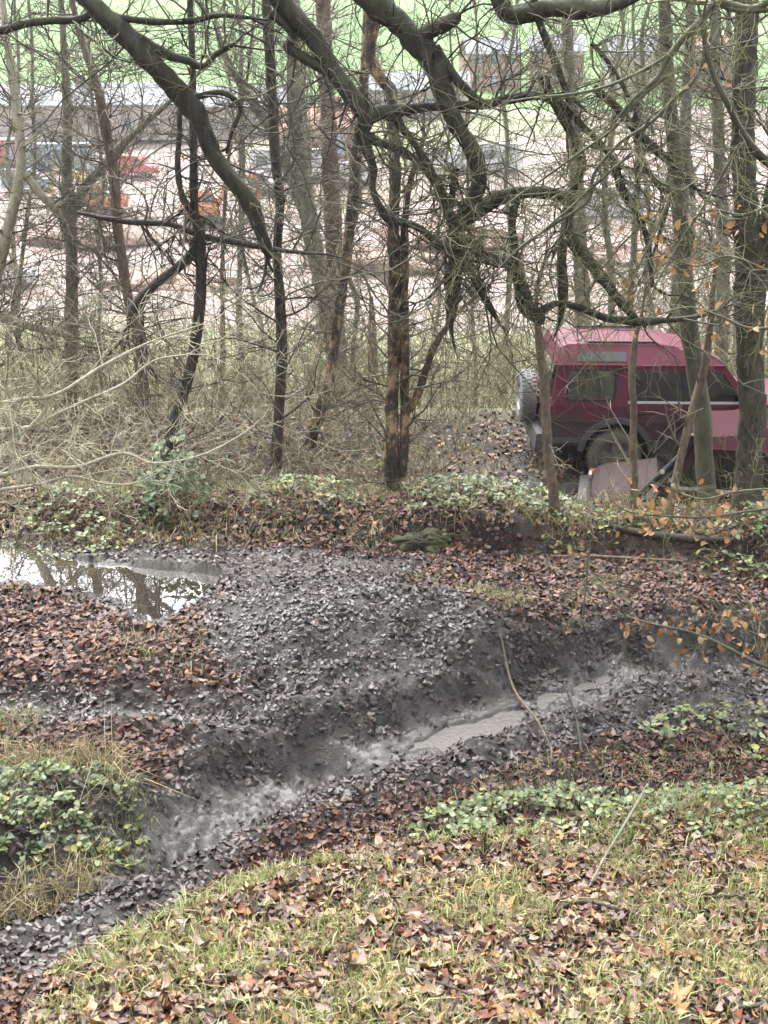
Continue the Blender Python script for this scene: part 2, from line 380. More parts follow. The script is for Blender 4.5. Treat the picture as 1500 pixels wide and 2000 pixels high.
def ground_part(name, j0, j1, mat, label_kind='structure'):
    sub = PTS[j0:j1+1]; m = sub.shape[0]
    V = sub.reshape(-1, 3)
    a = (np.arange(m-1)[:, None]*nx + np.arange(nx-1)[None, :]).ravel()
    q = np.stack([a, a+1, a+nx+1, a+nx], -1)
    me = np_mesh(name, V, quads=q, smooth=True)
    x, y = V[:, 0], V[:, 1]
    if name == 'ground':
        mud, wet, g, clay = masks(x, y)
        far = sstep(19.5, 24, y); mud *= 1-far; wet *= 1-far; g *= 1-far
        # churned track under the cars
        tr = np.exp(-((y-17.6)/1.1)**4)*sstep(0, 1, x+.2*0)
        mud = np.maximum(mud, .8*tr)
        for nme, arr in (("mud", mud), ("wet", wet), ("grass", g), ("clay", clay), ("far", far)):
            at = me.attributes.new(nme, 'FLOAT', 'POINT'); at.data.foreach_set("value", np.asarray(arr, np.float32))
    if name == 'building_site':
        g = np.maximum(sstep(92, 78, y + 14*fbm(x*.03, y*.03, 3)), sstep(.15, .4, fbm(x*.02+5, y*.05, 3)))
        at = me.attributes.new("grass", 'FLOAT', 'POINT'); at.data.foreach_set("value", np.asarray(g, np.float32))
    o = link(name, me, mat); o["kind"] = label_kind; return o
jA = int(np.searchsorted(ys, 60)); jB = int(np.searchsorted(ys, 199.9))
ground = ground_part('ground', 0, jA, M['ground'])
site = ground_part('building_site', jA, jB, M['site'])
field = ground_part('field', jB, ny-1, M['field'])
tag(ground, 'muddy woodland floor with ruts and fallen leaves'); tag(site, 'pale pinkish bare earth of the building site across the valley'); tag(field, 'bright green grass hillside beyond the building site')

def water(name, poly, z, mat, label):
    c = np.mean(np.array(poly), 0); P = np.array([((np.array(p)-c)*1.06+c) for p in poly])
    bm = bmesh.new(); vs = [bm.verts.new((p[0], p[1], z)) for p in P]; bm.faces.new(vs); bmesh.ops.triangulate(bm, faces=bm.faces[:])
    bm.normal_update()
    if sum(f.normal.z for f in bm.faces) < 0: bmesh.ops.reverse_faces(bm, faces=bm.faces[:])
    me = bpy.data.meshes.new(name); bm.to_mesh(me); bm.free()
    o = link(name, me, mat); o["kind"] = 'structure'; o["label"] = label; return o
water('puddle_water', PUD, PUD_Z, M['water'], 'still puddle reflecting white sky and bare branches')
water('rut_water', RPUD, RPUD_Z, M['water2'], 'shallow brown water lying in the wheel rut')

# ------------------------------------------------------------------ tubes (trunks, limbs, twigs)
class Tubes:
    def __init__(self): self.g = {}; self.spines = []
    def add(self, P, r, col=(.1, .09, .07), sides=3, lump=0.0):
        P = np.asarray(P, float); r = np.asarray(r, float)
        self.g.setdefault((len(P), sides, lump), []).append((P, r, col))
    def count(self): return sum(len(v) for v in self.g.values())
    def mesh(self, name, origin=(0, 0, 0)):
        Vs, Qs, Cs, base = [], [], [], 0
        for (n, s, lump), lst in self.g.items():
            P = np.stack([a for a, _, _ in lst]); r = np.stack([b for _, b, _ in lst]); c = np.array([q for _, _, q in lst])
            T = np.gradient(P, axis=1); T /= np.linalg.norm(T, axis=2, keepdims=True)+1e-9
            ref = np.zeros((len(lst), 3)); span = np.abs(T).max(axis=1)
            ref[np.arange(len(lst)), np.argmin(span, axis=1)] = 1
            A = np.cross(T, ref[:, None, :]); A /= np.linalg.norm(A, axis=2, keepdims=True)+1e-9
            B = np.cross(T, A)
            th = np.arange(s)*2*np.pi/s
            dirs = A[:, :, None, :]*np.cos(th)[None, None, :, None] + B[:, :, None, :]*np.sin(th)[None, None, :, None]
            rr = r[:, :, None].repeat(s, 2)
            if lump:
                Q = P[:, :, None, :] + dirs*.15
                nn = fbm(Q[..., 0]*5+Q[..., 1]*3+dirs[..., 0]*1.3, Q[..., 2]*5+dirs[..., 1]*1.7+Q[..., 1], 3)
                n4 = fbm(Q[..., 0]*13+dirs[..., 2]*2.1, Q[..., 2]*13+dirs[..., 0]*2.3+dirs[..., 1], 3)
                rr = rr*(1+lump*nn+lump*.55*n4)
            V = P[:, :, None, :] + dirs*rr[..., None]
            k = len(lst); Vs.append(V.reshape(-1, 3)); Cs.append(np.repeat(c, n*s, axis=0))
            i = np.arange(n-1)[:, None]*s; j = np.arange(s)[None, :]; j2 = (j+1) % s
            q = np.stack([i+j, i+j2, i+s+j2, i+s+j], -1).reshape(-1, 4)
            Qs.append((q[None] + (base+np.arange(k)*n*s)[:, None, None]).reshape(-1, 4)); base += k*n*s
        V = np.concatenate(Vs) - np.asarray(origin); return np_mesh(name, V, quads=np.concatenate(Qs), cols=np.concatenate(Cs), smooth=True)
def unit(v): v = np.asarray(v, float); return v/(np.linalg.norm(v)+1e-9)
def spline(pts, step):
    P = np.asarray(pts, float); n = len(P)
    Q = np.vstack([2*P[0]-P[1], P, 2*P[-1]-P[-2]]); out = []
    for i in range(n-1):
        p0, p1, p2, p3 = Q[i], Q[i+1], Q[i+2], Q[i+3]
        m = max(2, int(np.linalg.norm((p2-p1)[:3])/step))
        for t in np.arange(m)/m:
            out.append(.5*((2*p1)+(-p0+p2)*t+(2*p0-5*p1+4*p2-p3)*t*t+(-p0+3*p1-3*p2+p3)*t**3))
    out.append(P[-1]); return np.array(out)
def yo(u, v, amp=.35): return amp*float(fbm(np.array(u*.0035+3.1), np.array(v*.0035+1.7), 2))
def trace(pts, Y, amp=.35, step=.05, ws=1.0):         # photograph points (u, v, width px) at distance Y -> spine and radii in metres
    raw = []
    for p in pts:
        u, v, wd = p[:3]; yy = (p[3] if len(p) > 3 else Y) + yo(u, v, amp)
        P = atY(u, v, yy); raw.append((*P, .5*ws*wd/pxm(u, v, yy)))
    S = spline(raw, step); return S[:, :3], np.maximum(S[:, 3], .003)
NPR = np.random.default_rng(3)
def wig(start, d, L, n, wob, grav=0.0):
    P = [np.array(start, float)]; d = unit(d); s = L/(n-1)
    for i in range(n-1):
        d = unit(d + NPR.normal(0, wob, 3) + np.array([0, 0, grav])); P.append(P[-1]+d*s)
    return np.array(P)
def sprout(T, S, r, per_m, L=(.5, 1.6), lv=2, col=(.08, .07, .05), grav=0.0, wob=.22, cmix=None, t0=.0, flat=1.0, sub=(3, 6), up=.15, rmax=.016):
    """twigs that grow out of a spine S with radii r"""
    seg = np.linalg.norm(np.diff(S, axis=0), axis=1); tot = seg.sum(); cum = np.concatenate([[0], np.cumsum(seg)])
    n = NPR.poisson(per_m*tot*(1-t0))
    for _ in range(n):
        s = tot*(t0+(1-t0)*NPR.random()); i = min(len(S)-2, int(np.searchsorted(cum, s))-1 if s > 0 else 0); i = max(i, 0)
        tg = unit(S[i+1]-S[i]); rnd = NPR.normal(0, 1, 3); rnd[1] *= flat
        side = unit(rnd - tg*np.dot(rnd, tg))
        d = unit(side + tg*NPR.uniform(-.1, .9) + np.array([0, 0, up]))
        l = NPR.uniform(*L); r0 = min(max(.003, r[i]*.45), rmax)*NPR.uniform(.6, 1.1)
        c = np.array(col)*NPR.uniform(.6, 1.4)
        if cmix is not None and NPR.random() < .5: c = np.array(cmix)*NPR.uniform(.7, 1.3)
        branchlet(T, S[i], d, l, r0, lv, c, wob, grav, sub)
def branchlet(T, p, d, l, r0, lv, c, wob, grav, sub):
    if lv >= 2 and p[1] < 17:                   # the gap through which the cars are seen is fairly clear of twigs
        uu, vv = to_px(np.asarray(p)+np.asarray(d)*l*.5)
        if 1000 < uu < 1450 and 600 < vv < 960 and NPR.random() < .72: return
    n = 7 if lv >= 2 else (5 if lv == 1 else 3)
    P = wig(p, d, l, n, wob, grav); rr = np.linspace(r0, max(.0016, r0*.3), n)
    T.add(P, rr, c, 4 if r0 > .008 else 3)
    if lv <= 0: return
    for k in range(NPR.integers(*sub)):
        i = NPR.integers(1, n-1); t = unit(P[i+1]-P[i]); s = unit(np.cross(t, NPR.normal(0, 1, 3)))
        branchlet(T, P[i], unit(t*NPR.uniform(.4, 1.0)+s*NPR.uniform(.4, .9)), l*NPR.uniform(.3, .6), max(.0022, r0*.5), lv-1, c*NPR.uniform(.85, 1.2), wob, grav, sub)

def tall(Tt, Tc, P, r, col, h=6.5, n=4, per_m=2.2, spread=.5, lv=1):
    """carry a trunk on above the picture and give it a bare crown"""
    d = unit(P[-1]-P[max(0, len(P)-12)]); d = unit(d*.5+np.array([0, 0, 1.0]))
    top = wig(P[-1], d, h, 26, .06, .03); rr = np.linspace(r[-1], .015, 26)
    Tt.add(top, rr, col, 8, .15)
    for k in range(n):
        i = NPR.integers(3, 18); a = NPR.uniform(0, 2*math.pi)
        b = wig(top[i], (math.cos(a)*spread, math.sin(a)*spread, .8), NPR.uniform(.35, .6)*h, 16, .12, .03)
        br = np.linspace(rr[i]*.6, .008, 16); Tt.add(b, br, col, 6)
        sprout(Tc, b, br, per_m, (.5, 1.4), lv, col, wob=.2)
    sprout(Tc, top, rr, per_m, (.5, 1.6), lv, col, wob=.2, t0=.2)

def tree(name, label, mat, limbs, Y, cat='tree', twigs=3.0, tw=dict(), grow=None, amp=.35, group=None, lump=.25, sides=10, colour=(.09, .08, .06), root_ext=True, extra=None, ws=.86, tips=2):
    """limbs: traced polylines, the first one the trunk from its foot upwards"""
    Tt, Tc = Tubes(), Tubes(); spines = []
    for k, L in enumerate(limbs):
        S, r = trace(L, Y, amp, ws=ws)
        if k == 0 and root_ext:                 # carry the foot into the ground with a flare
            g = Hq(S[0][0], S[0][1])[0]; foot = np.array([S[0][0], S[0][1], g-.12])
            if S[0][2] > g-.05:
                ex = np.linspace(foot, S[0], 8)[:-1]; er = np.linspace(r[0]*1.45, r[0]*1.02, 7)
                S = np.vstack([ex, S]); r = np.concatenate([er, r])
        spines.append((S, r)); Tt.add(S, r, colour, sides if r.max() > .03 else 6, lump)
        sprout(Tc, S, r, twigs, **({**dict(col=colour), **tw}))
        if k or not grow:                       # limbs run out into twigs
            for _ in range(tips): branchlet(Tc, S[-2], unit(S[-1]-S[-4])+NPR.normal(0, .35, 3), NPR.uniform(.4, 1.1), max(.004, min(.02, r[-1]*.8)), 2, np.array(colour)*1.2, .2, 0, (3, 6))
    if grow:
        for k, hh in grow: tall(Tt, Tc, spines[k][0], spines[k][1], colour, hh)
    if extra: extra(Tt, Tc, spines)
    base = spines[0][0][0]
    o = thing(name, label, cat, tuple(base), 0, group)
    link('trunk', Tt.mesh('trunk', base), mat, o)
    if Tc.count(): link('crown', Tc.mesh('crown', base), M['twig'], o)
    return o, spines
def bm_obj(name, bm, mat, parent, bev=0.0, seg=2, smooth=True):
    if bev: bmesh.ops.bevel(bm, geom=[e for e in bm.edges if e.calc_face_angle(0) > .5], offset=bev, segments=seg, affect='EDGES', clamp_overlap=True)
    bmesh.ops.recalc_face_normals(bm, faces=bm.faces[:])
    me = bpy.data.meshes.new(name); bm.to_mesh(me); bm.free()
    if smooth:
        for p in me.polygons: p.use_smooth = True
        me.set_sharp_from_angle(angle=R(32))
    return link(name, me, mat, parent)
def box(bm, x0, x1, y0, y1, z0, z1):
    vs = [bm.verts.new(p) for p in ((x0, y0, z0), (x1, y0, z0), (x1, y1, z0), (x0, y1, z0), (x0, y0, z1), (x1, y0, z1), (x1, y1, z1), (x0, y1, z1))]
    for f in ((0, 3, 2, 1), (4, 5, 6, 7), (0, 1, 5, 4), (1, 2, 6, 5), (2, 3, 7, 6), (3, 0, 4, 7)): bm.faces.new([vs[i] for i in f])
    return vs
def prism(bm, poly, ya, yb):                  # poly in (x, z); ya, yb functions of z giving the two ends
    fa = (lambda z: ya) if not callable(ya) else ya; fb = (lambda z: yb) if not callable(yb) else yb
    A = [bm.verts.new((x, fa(z), z)) for x, z in poly]; B = [bm.verts.new((x, fb(z), z)) for x, z in poly]; n = len(poly)
    bm.faces.new(A); bm.faces.new(B[::-1])
    for i in range(n): bm.faces.new([A[i], B[i], B[(i+1) % n], A[(i+1) % n]])
def lathe_y(bm, prof, n=28, cx=0, cz=0):      # prof: (radius, y)
    rings = []
    for r, y in prof: rings.append([bm.verts.new((cx+r*math.cos(2*math.pi*i/n), y, cz+r*math.sin(2*math.pi*i/n))) for i in range(n)])
    for a, b in zip(rings, rings[1:]):
        for i in range(n): bm.faces.new([a[i], a[(i+1) % n], b[(i+1) % n], b[i]])
# ------------------------------------------------------------------ across the valley: building site and houses
def gy(u, v):
    d = ray(u, v)
    for Y in np.arange(60.0, 420.0, .5):
        p = CAM + d*(Y/d[1])
        if Hq(p[0], p[1])[0] > p[2]: return p
    return CAM + d*(300/d[1])
BR = plain('pink_brick', (.34, .19, .15), .85, 0, .15, 2); RENDER = plain('pale_render', (.36, .33, .30), .85, 0, .1, 1)
SL = plain('slate_roof', (.15, .17, .205), .6, 0, .15, 1); TL = plain('red_tile', (.46, .24, .18), .8, 0, .15, 1); WG = plain('dark_window', (.10, .12, .14), .2)
WH = plain('white_panel', (.5, .52, .54), .5, 0, .08, 1); BLU = plain('blue_panel', (.27, .34, .42), .5, 0, .1, 1); ORG = plain('orange_paint', (.50, .17, .08), .45, 0, .15, 1); YEL = plain('yellow_paint', (.55, .42, .12), .45, 0, .15, 1)
REDP = plain('red_panel', (.42, .12, .12), .5, 0, .1, 1); DK = plain('dark_steel', (.06, .06, .065), .6); SOIL = plain('heaped_soil', (.34, .24, .20), .9, 0, .3, .6)
def house(label, u, v, wd, dp, hgt, rise, rot, wall, roofm, nw=2):
    p = gy(u, v); z0 = Hq(p[0], p[1])[0]
    t = thing('house', label, 'house', (p[0], p[1], z0-.6), R(rot), 'houses across the valley')
    bm = bmesh.new(); hw = wd/2; hd = dp/2
    box(bm, -hw, hw, -hd, hd, 0, hgt+.6); bm_obj('wall', bm, wall, t, smooth=False)
    bm = bmesh.new(); H0 = hgt+.6
    for poly in ([(-hd-.35, H0-.15), (0, H0+rise), (0, H0+rise+.2), (-hd-.35, H0+.08)], [(hd+.35, H0-.15), (0, H0+rise), (0, H0+rise+.2), (hd+.35, H0+.08)]):
        A = [bm.verts.new((-hw-.3, y, z)) for y, z in poly]; B = [bm.verts.new((hw+.3, y, z)) for y, z in poly]; bm.faces.new(A); bm.faces.new(B[::-1])
        for i in range(4): bm.faces.new([A[i], B[i], B[(i+1) % 4], A[(i+1) % 4]])
    rf = bm_obj('roof', bm, roofm, t, smooth=False)
    for s in (-1, 1):
        bm = bmesh.new(); vs = [bm.verts.new((s*hw, y, z)) for y, z in ((-hd, H0), (hd, H0), (0, H0+rise))]; bm.faces.new(vs); bmesh.ops.solidify(bm, geom=bm.faces[:], thickness=.1); bm_obj('gable', bm, wall, t, smooth=False)
    bm = bmesh.new(); box(bm, hw*.5, hw*.5+.8, -.4, .4, H0+rise-.6, H0+rise+1.2); bm_obj('chimney', bm, wall, rf, smooth=False)
    for fl in range(max(1, int(hgt//2.6))):
        for i in range(nw):
            x0 = -hw + wd*(i+.5)/nw; zb = 1.5+fl*2.6
            if fl == 0 and i == nw//2 and nw > 1:
                bm = bmesh.new(); box(bm, x0-.5, x0+.5, -hd-.06, -hd+.02, .6, 2.7); bm_obj('door', bm, BLU, t, smooth=False); continue
            bm = bmesh.new(); box(bm, x0-.65, x0+.65, -hd-.05, -hd+.02, zb, zb+1.3); wn = bm_obj('window', bm, WH, t, smooth=False)
            bm = bmesh.new(); box(bm, x0-.55, x0+.55, -hd-.08, -hd-.03, zb+.1, zb+1.2); bm_obj('pane', bm, WG, wn, smooth=False)
    return t
house('brick house with grey slate roof at the foot of the green hill', 955, 170, 9, 7, 5.2, 2.6, 8, BR, SL, 3)
house('second brick house to the right of the slate-roofed brick house', 1085, 165, 9, 7, 5.2, 2.6, -6, BR, SL, 3)
house('pale rendered house beyond the smooth beech trunk', 1235, 175, 9, 7, 5.2, 2.6, 4, RENDER, SL, 3)
house('pink brick house far right behind the ivy trunk', 1400, 170, 9, 7, 5.2, 2.6, -4, BR, TL, 3)
house('long grey-roofed terrace behind the left grey tree', 90, 262, 16, 9, 3.4, 2.2, 3, RENDER, SL, 5)
house('long slate-roofed terrace beneath the green field, left of centre', 270, 262, 15, 9, 3.4, 2.4, -3, RENDER, SL, 5)
house('low slate-roofed row behind the slender dark tree', 470, 262, 14, 8, 3.2, 2.2, 4, RENDER, SL, 4)
house('low slate-roofed row behind the flaking tree top', 810, 225, 14, 8, 3.2, 2.2, 2, RENDER, SL, 4)
house('red-tiled house behind the tall reddish trunk', 620, 300, 8, 6, 2.8, 2.0, 12, BR, TL, 2)
def excavator(label, u, v, rot, pm, am):
    p = gy(u, v); t = thing('excavator', label, 'excavator', (p[0], p[1], Hq(p[0], p[1])[0]), R(rot), 'excavators on the building site')
    for s in (-1, 1):
        bm = bmesh.new(); prism(bm, [(-1.7, .3), (-1.5, .05), (1.5, .05), (1.7, .3), (1.6, .75), (-1.6, .75)], s*1.2-.28, s*1.2+.28); bm_obj('track', bm, DK, t, .06, 2)
    bm = bmesh.new(); prism(bm, [(-2.0, .95), (1.3, .95), (1.3, 1.5), (.2, 1.7), (-1.9, 2.1), (-2.1, 1.8)], -1.25, 1.25); bm_obj('housing', bm, pm, t, .08, 2)
    bm = bmesh.new(); prism(bm, [(-.2, 1.3), (1.25, 1.3), (1.3, 2.0), (.9, 2.95), (-.2, 2.95)], .2, 1.2); c = bm_obj('cab', bm, pm, t, .06, 2)
    bm = bmesh.new(); prism(bm, [(0, 1.9), (1.12, 1.9), (.85, 2.75), (0, 2.75)], .17, 1.23); bm_obj('window', bm, WG, c, smooth=False)
    T = Tubes(); S = spline([(1.0, -.4, 1.4, .25), (2.2, -.4, 3.4, .30), (3.4, -.4, 4.3, .26), (4.9, -.4, 4.2, .16)], .2); T.add(S[:, :3], S[:, 3], (.1, .1, .1), 6); link('boom', T.mesh('boom'), am, t)
    T = Tubes(); S = spline([(4.7, -.4, 4.5, .18), (5.2, -.4, 3.4, .20), (5.3, -.4, 1.6, .12)], .2); T.add(S[:, :3], S[:, 3], (.1, .1, .1), 6); link('arm', T.mesh('arm'), am, t)
    bm = bmesh.new(); prism(bm, [(5.6, 1.7), (4.9, 1.5), (4.4, .8), (4.8, .25), (5.5, .4), (5.1, .9)], -.85, .05); bm_obj('bucket', bm, DK, t, .04, 1)
excavator('orange excavator with yellow boom on the bare earth, behind the raised mossy limb', 205, 425, 172, ORG, YEL)
excavator('orange excavator on the bare earth to the right of the twisted tree', 400, 440, 20, ORG, ORG)
def van(label, u, v, rot, pm):
    p = gy(u, v); t = thing('van', label, 'van', (p[0], p[1], Hq(p[0], p[1])[0]), R(rot), 'vans on the building site')
    bm = bmesh.new(); prism(bm, [(-2.5, .4), (2.4, .4), (2.5, .9), (2.3, 1.2), (1.6, 1.35), (.9, 2.2), (-2.4, 2.3), (-2.5, 2.1)], -.95, .95); b = bm_obj('body', bm, pm, t, .08, 2)
    bm = bmesh.new(); prism(bm, [(.5, 1.35), (1.5, 1.35), (.88, 2.05), (.5, 2.05)], -.97, .97); bm_obj('window', bm, WG, b, smooth=False)
    for x in (-1.5, 1.5):
        for s in (-1, 1): bm = bmesh.new(); lathe_y(bm, [(.01, s*.98), (.34, s*.98), (.36, s*.9), (.36, s*.75), (.01, s*.75)], 16, x, .36); bm_obj('wheel', bm, DK, t)
van('white van on the building site at the far left edge', 12, 560, 5, WH); van('pale blue van below the long grey terrace, far left', 55, 375, 8, BLU); van('white van behind the tall reddish trunk', 690, 360, 20, WH); van('red and white lorry-like van left of the twisted tree', 262, 345, -15, REDP)
van('white van behind the flaking tree', 850, 330, 4, WH); van('white van standing beyond the broken oak limb', 500, 380, -8, WH)
def cabin(label, u, v, rot, pm):
    p = gy(u, v); t = thing('site_cabin', label, 'cabin', (p[0], p[1], Hq(p[0], p[1])[0]-.2), R(rot), 'cabins on the building site')
    bm = bmesh.new(); box(bm, -3.6, 3.6, -1.4, 1.4, .2, 2.8); bm_obj('wall', bm, pm, t, .05, 1); bm = bmesh.new(); box(bm, -3.7, 3.7, -1.5, 1.5, 2.8, 2.95); bm_obj('roof', bm, WH, t)
    for x in (-2.4, 0): bm = bmesh.new(); box(bm, x-.6, x+.6, -1.44, -1.3, 1.3, 2.3); bm_obj('window', bm, WG, t)
    bm = bmesh.new(); box(bm, 1.6, 2.5, -1.45, -1.3, .4, 2.4); bm_obj('door', bm, BLU, t)
cabin('pale blue site cabin far left below the terrace', 120, 330, 4, BLU); cabin('white site cabin under the oak limbs, centre', 560, 345, -5, WH); cabin('white site cabin right of the flaking tree', 950, 330, 6, WH); cabin('white site cabin under the right oak limb', 1180, 420, 2, WH); cabin('red site cabin at the left edge', -10, 320, 2, REDP)
def heap(label, u, v, r, h):
    p = gy(u, v); bm = bmesh.new(); bmesh.ops.create_icosphere(bm, subdivisions=4, radius=1)
    for q in bm.verts:
        n_ = float(fbm(np.array(q.co.x*2+u), np.array(q.co.y*2+q.co.z), 3)); k_ = 1+.5*n_; q.co = Vector((q.co.x*r*k_, q.co.y*r*.6*k_, max(-.1, q.co.z)*h*k_))
    me = bpy.data.meshes.new('soil_heap'); bm.to_mesh(me); bm.free(); o = link('soil_heap', me, SOIL); o.location = (p[0], p[1], Hq(p[0], p[1])[0]); tag(o, label, 'soil heap', 'soil heaps on the building site')
for lb, u, v, r, h in (('brown soil heap below the orange and yellow excavator', 170, 470, 6, 1.5), ('brown soil heap right of the flaking tree', 870, 470, 7, 1.6), ('brown soil heap beyond the tall reddish trunk', 720, 520, 6, 1.4), ('brown soil heap under the twisted tree hook', 330, 560, 5, 1.3), ('brown soil heap right of the red car roof line', 1290, 500, 7, 1.6)): heap(lb, u, v, r, h)


# ------------------------------------------------------------------ the old oak whose wet limbs hang across the view
OAKC = (.045, .042, .032); PALE = (.20, .185, .13); MOSS = (.15, .165, .065)
def oak_extra(Tt, Tc, spines):
    foot = np.array([-6.4, 12.6, Hq(-6.4, 12.6)[0]-.15]); head = np.array([-5.9, 12.8, 6.4])
    tr = wig(foot, head-foot, np.linalg.norm(head-foot), 24, .03); tr[-1] = head
    Tt.add(tr, np.linspace(.48, .30, 24), OAKC, 16, .2)
    def bough(a, b, r0, r1, lift):
        m = (np.array(a)+np.array(b))/2+np.array([0, .2, lift]); S = spline([a, m, b], .1)
        S = S + .05*np.stack([fbm(S[:, 0], S[:, 2]+i, 2) for i in range(3)], -1)
        S[0] = a; S[-1] = b; rr = np.linspace(r0, r1, len(S)); Tt.add(S, rr, OAKC, 12, .2); return S
    hub = head+np.array([3.2, .5, 1.25])
    bough(head, spines[0][0][0], .22, spines[0][1][0], .35)
    bough(head, hub, .26, .20, .3)
    for k in (1, 2, 3): bough(hub, spines[k][0][0], .17, spines[k][1][0], .35)
    bough(head, spines[4][0][0], .12, spines[4][1][0], .3)
    for a in ((-3.5, 2.5, 5), (-2.8, -1.5, 4), (1.2, 2.5, 5.5), (2.2, -1, 4.5)):
        S = wig(head if a[0] < 0 else hub, a, 5.5, 40, .10); rr = np.linspace(.16, .02, 40); Tt.add(S, rr, OAKC, 8, .2)
        sprout(Tc, S, rr, 7, (.7, 2.0), 2, OAKC)
oak_limbs = [
 [(120,-60,50),(175,0,48),(235,60,48),(290,115,50),(335,165,52),(372,205,54),(395,250,46),(420,310,40),(455,355,38),(485,395,40),(505,440,36),(518,478,32),(528,505,16)],
 [(510,-60,50),(560,15,50),(608,75,48),(640,120,46),(670,165,44),(695,200,46),(715,228,48),(708,258,36),(715,285,28),(730,330,18),(728,365,16),(740,400,18),(757,425,24),(790,436,20),(820,446,18),(850,470,20),(878,492,24),(893,512,28)],
 [(680,-50,60),(740,15,60),(790,58,62),(822,92,62),(850,130,56),(865,175,48),(880,215,44),(905,265,42),(930,310,42),(938,350,40),(925,390,38),(905,420,36),(895,460,34),(893,500,34),(886,560,34),(882,600,26),(880,640,13),(886,672,6),(894,700,2)],
 [(960,-40,44),(990,25,42),(1035,22,46),(1090,15,50),(1150,20,44),(1200,8,36),(1260,-20,28)],
 [(-90,72,24),(0,58,21),(80,42,20),(150,38,18),(200,22,18),(235,35,18),(300,42,16),(380,40,14),(430,30,12),(500,36,8)],
 [(235,55,24),(290,85,24),(330,108,22),(370,120,20),(396,131,17),(420,108,14),(445,92,14),(456,86,8)],
 [(380,190,16),(430,180,15),(460,195,14),(470,215,12),(455,250,10),(442,300,7)],
 [(712,232,44),(745,218,34),(780,216,30),(830,210,23),(890,206,22),(950,206,18),(1000,196,16),(1050,190,11),(1110,180,6)],
 [(706,262,30),(745,280,22),(790,296,20),(830,332,18),(855,370,20),(870,400,24),(885,440,26),(894,500,28)],
 [(765,220,30),(785,250,22),(810,282,18),(840,330,20),(862,372,20),(885,440,18)],
 [(530,25,22),(558,48,22),(574,74,20),(560,90,24),(592,112,26),(632,135,26),(672,168,26)],
 [(815,72,42),(850,56,36),(880,42,34),(893,32,26),(898,25,8)],
 [(850,92,26),(880,140,24),(905,170,22),(945,202,22),(975,196,20),(1040,186,20),(1100,206,20),(1132,240,18),(1180,290,16),(1215,330,10)],
 [(905,425,36),(930,415,38),(960,392,38),(1000,379,36),(1060,375,34),(1095,382,32),(1110,398,28),(1106,440,30),(1120,470,34),(1150,510,30),(1190,560,26),(1225,605,20),(1262,640,6)],
 [(1108,420,28),(1096,500,24),(1099,560,24),(1098,605,17),(1090,640,8),(1078,668,2)],
 [(900,470,30),(935,490,24),(970,505,22),(1000,522,24),(1020,560,26),(1032,598,30),(1050,618,34),(1056,634,20)],
 [(895,505,26),(922,535,20),(940,570,18),(960,605,15),(976,632,7),(994,650,2)],
 [(1010,385,22),(1000,430,20),(1005,480,22),(1014,540,24),(1022,600,22),(1045,622,18)],
 [(1040,618,28),(1088,592,14),(1130,600,16),(1180,620,18),(1240,628,20),(1300,625,16),(1360,618,12),(1420,600,7)],
 [(1060,150,26),(1082,200,24),(1110,250,24),(1135,310,24),(1128,350,20),(1108,395,20)],
 [(1155,85,12),(1180,110,13),(1215,165,11),(1235,210,7)],
 [(1160,170,18),(1200,206,20),(1240,252,22),(1290,300,20),(1346,356,15)],
 [(1195,310,20),(1214,370,18),(1245,420,16),(1265,470,14),(1275,560,10)],
 [(890,330,20),(885,370,18),(878,410,18),(885,450,16)],
 [(1250,170,12),(1240,250,12),(1255,310,13),(1290,370,11),(1310,380,10),(1290,450,8),(1268,520,6)],
 [(1370,20,13),(1385,120,14),(1420,200,16),(1450,260,18),(1490,310,18),(1540,350,14)],
 [(1040,0,22),(1060,60,20),(1085,120,18),(1110,190,14)],
]
tree('oak_tree', 'old oak with thick gnarled dark limbs drooping across the upper view', M['oak'], oak_limbs, 12.9, ws=.8, twigs=11.5,
     tw=dict(L=(.35, 1.8), lv=2, wob=.3, col=(.075, .068, .05), cmix=(.19, .19, .11), up=.03, sub=(2, 5), rmax=.010), extra=oak_extra, colour=OAKC, sides=14, lump=.42, root_ext=False)

# ------------------------------------------------------------------ standing trees, nearest first
tree('twisted_tree', 'dark twisted slender tree with a hooked side branch, above the holly bush', M['dark'],
 [[(322,905,30),(330,860,28),(350,792,26),(372,722,25),(385,640,25),(392,560,25),(391,480,26),(388,440,30),(380,415,22),(378,330,18),(377,230,17),(376,120,15),(372,20,14)],
  [(388,460,26),(372,500,24),(345,525,22),(312,548,20),(285,572,24),(268,592,24),(256,612,20),(252,640,10)],
  [(350,205,13),(350,262,13),(347,330,14),(357,385,15),(382,424,20)],
  [(268,590,20),(275,620,16),(278,640,8)],
  [(150,415,8),(240,432,13),(330,438,14),(400,462,16),(470,474,15),(540,488,12),(600,495,8)]], 17.6, twigs=9,
 tw=dict(L=(.4, 1.6), lv=2, cmix=(.16, .15, .10)), grow=[(0, 5)], colour=(.05, .045, .038))
tree('slender_tree', 'straight slender dark tree whose top meets the broken oak limb', M['dark'],
 [[(538,925,30),(541,860,26),(550,720,25),(548,600,24),(541,500,22),(546,400,22),(537,300,24),(531,180,24),(525,80,24),(518,-20,22)]], 18.4, twigs=9,
 tw=dict(L=(.5, 1.8), lv=2, cmix=(.18, .17, .11)), grow=[(0, 5)], colour=(.07, .06, .05))
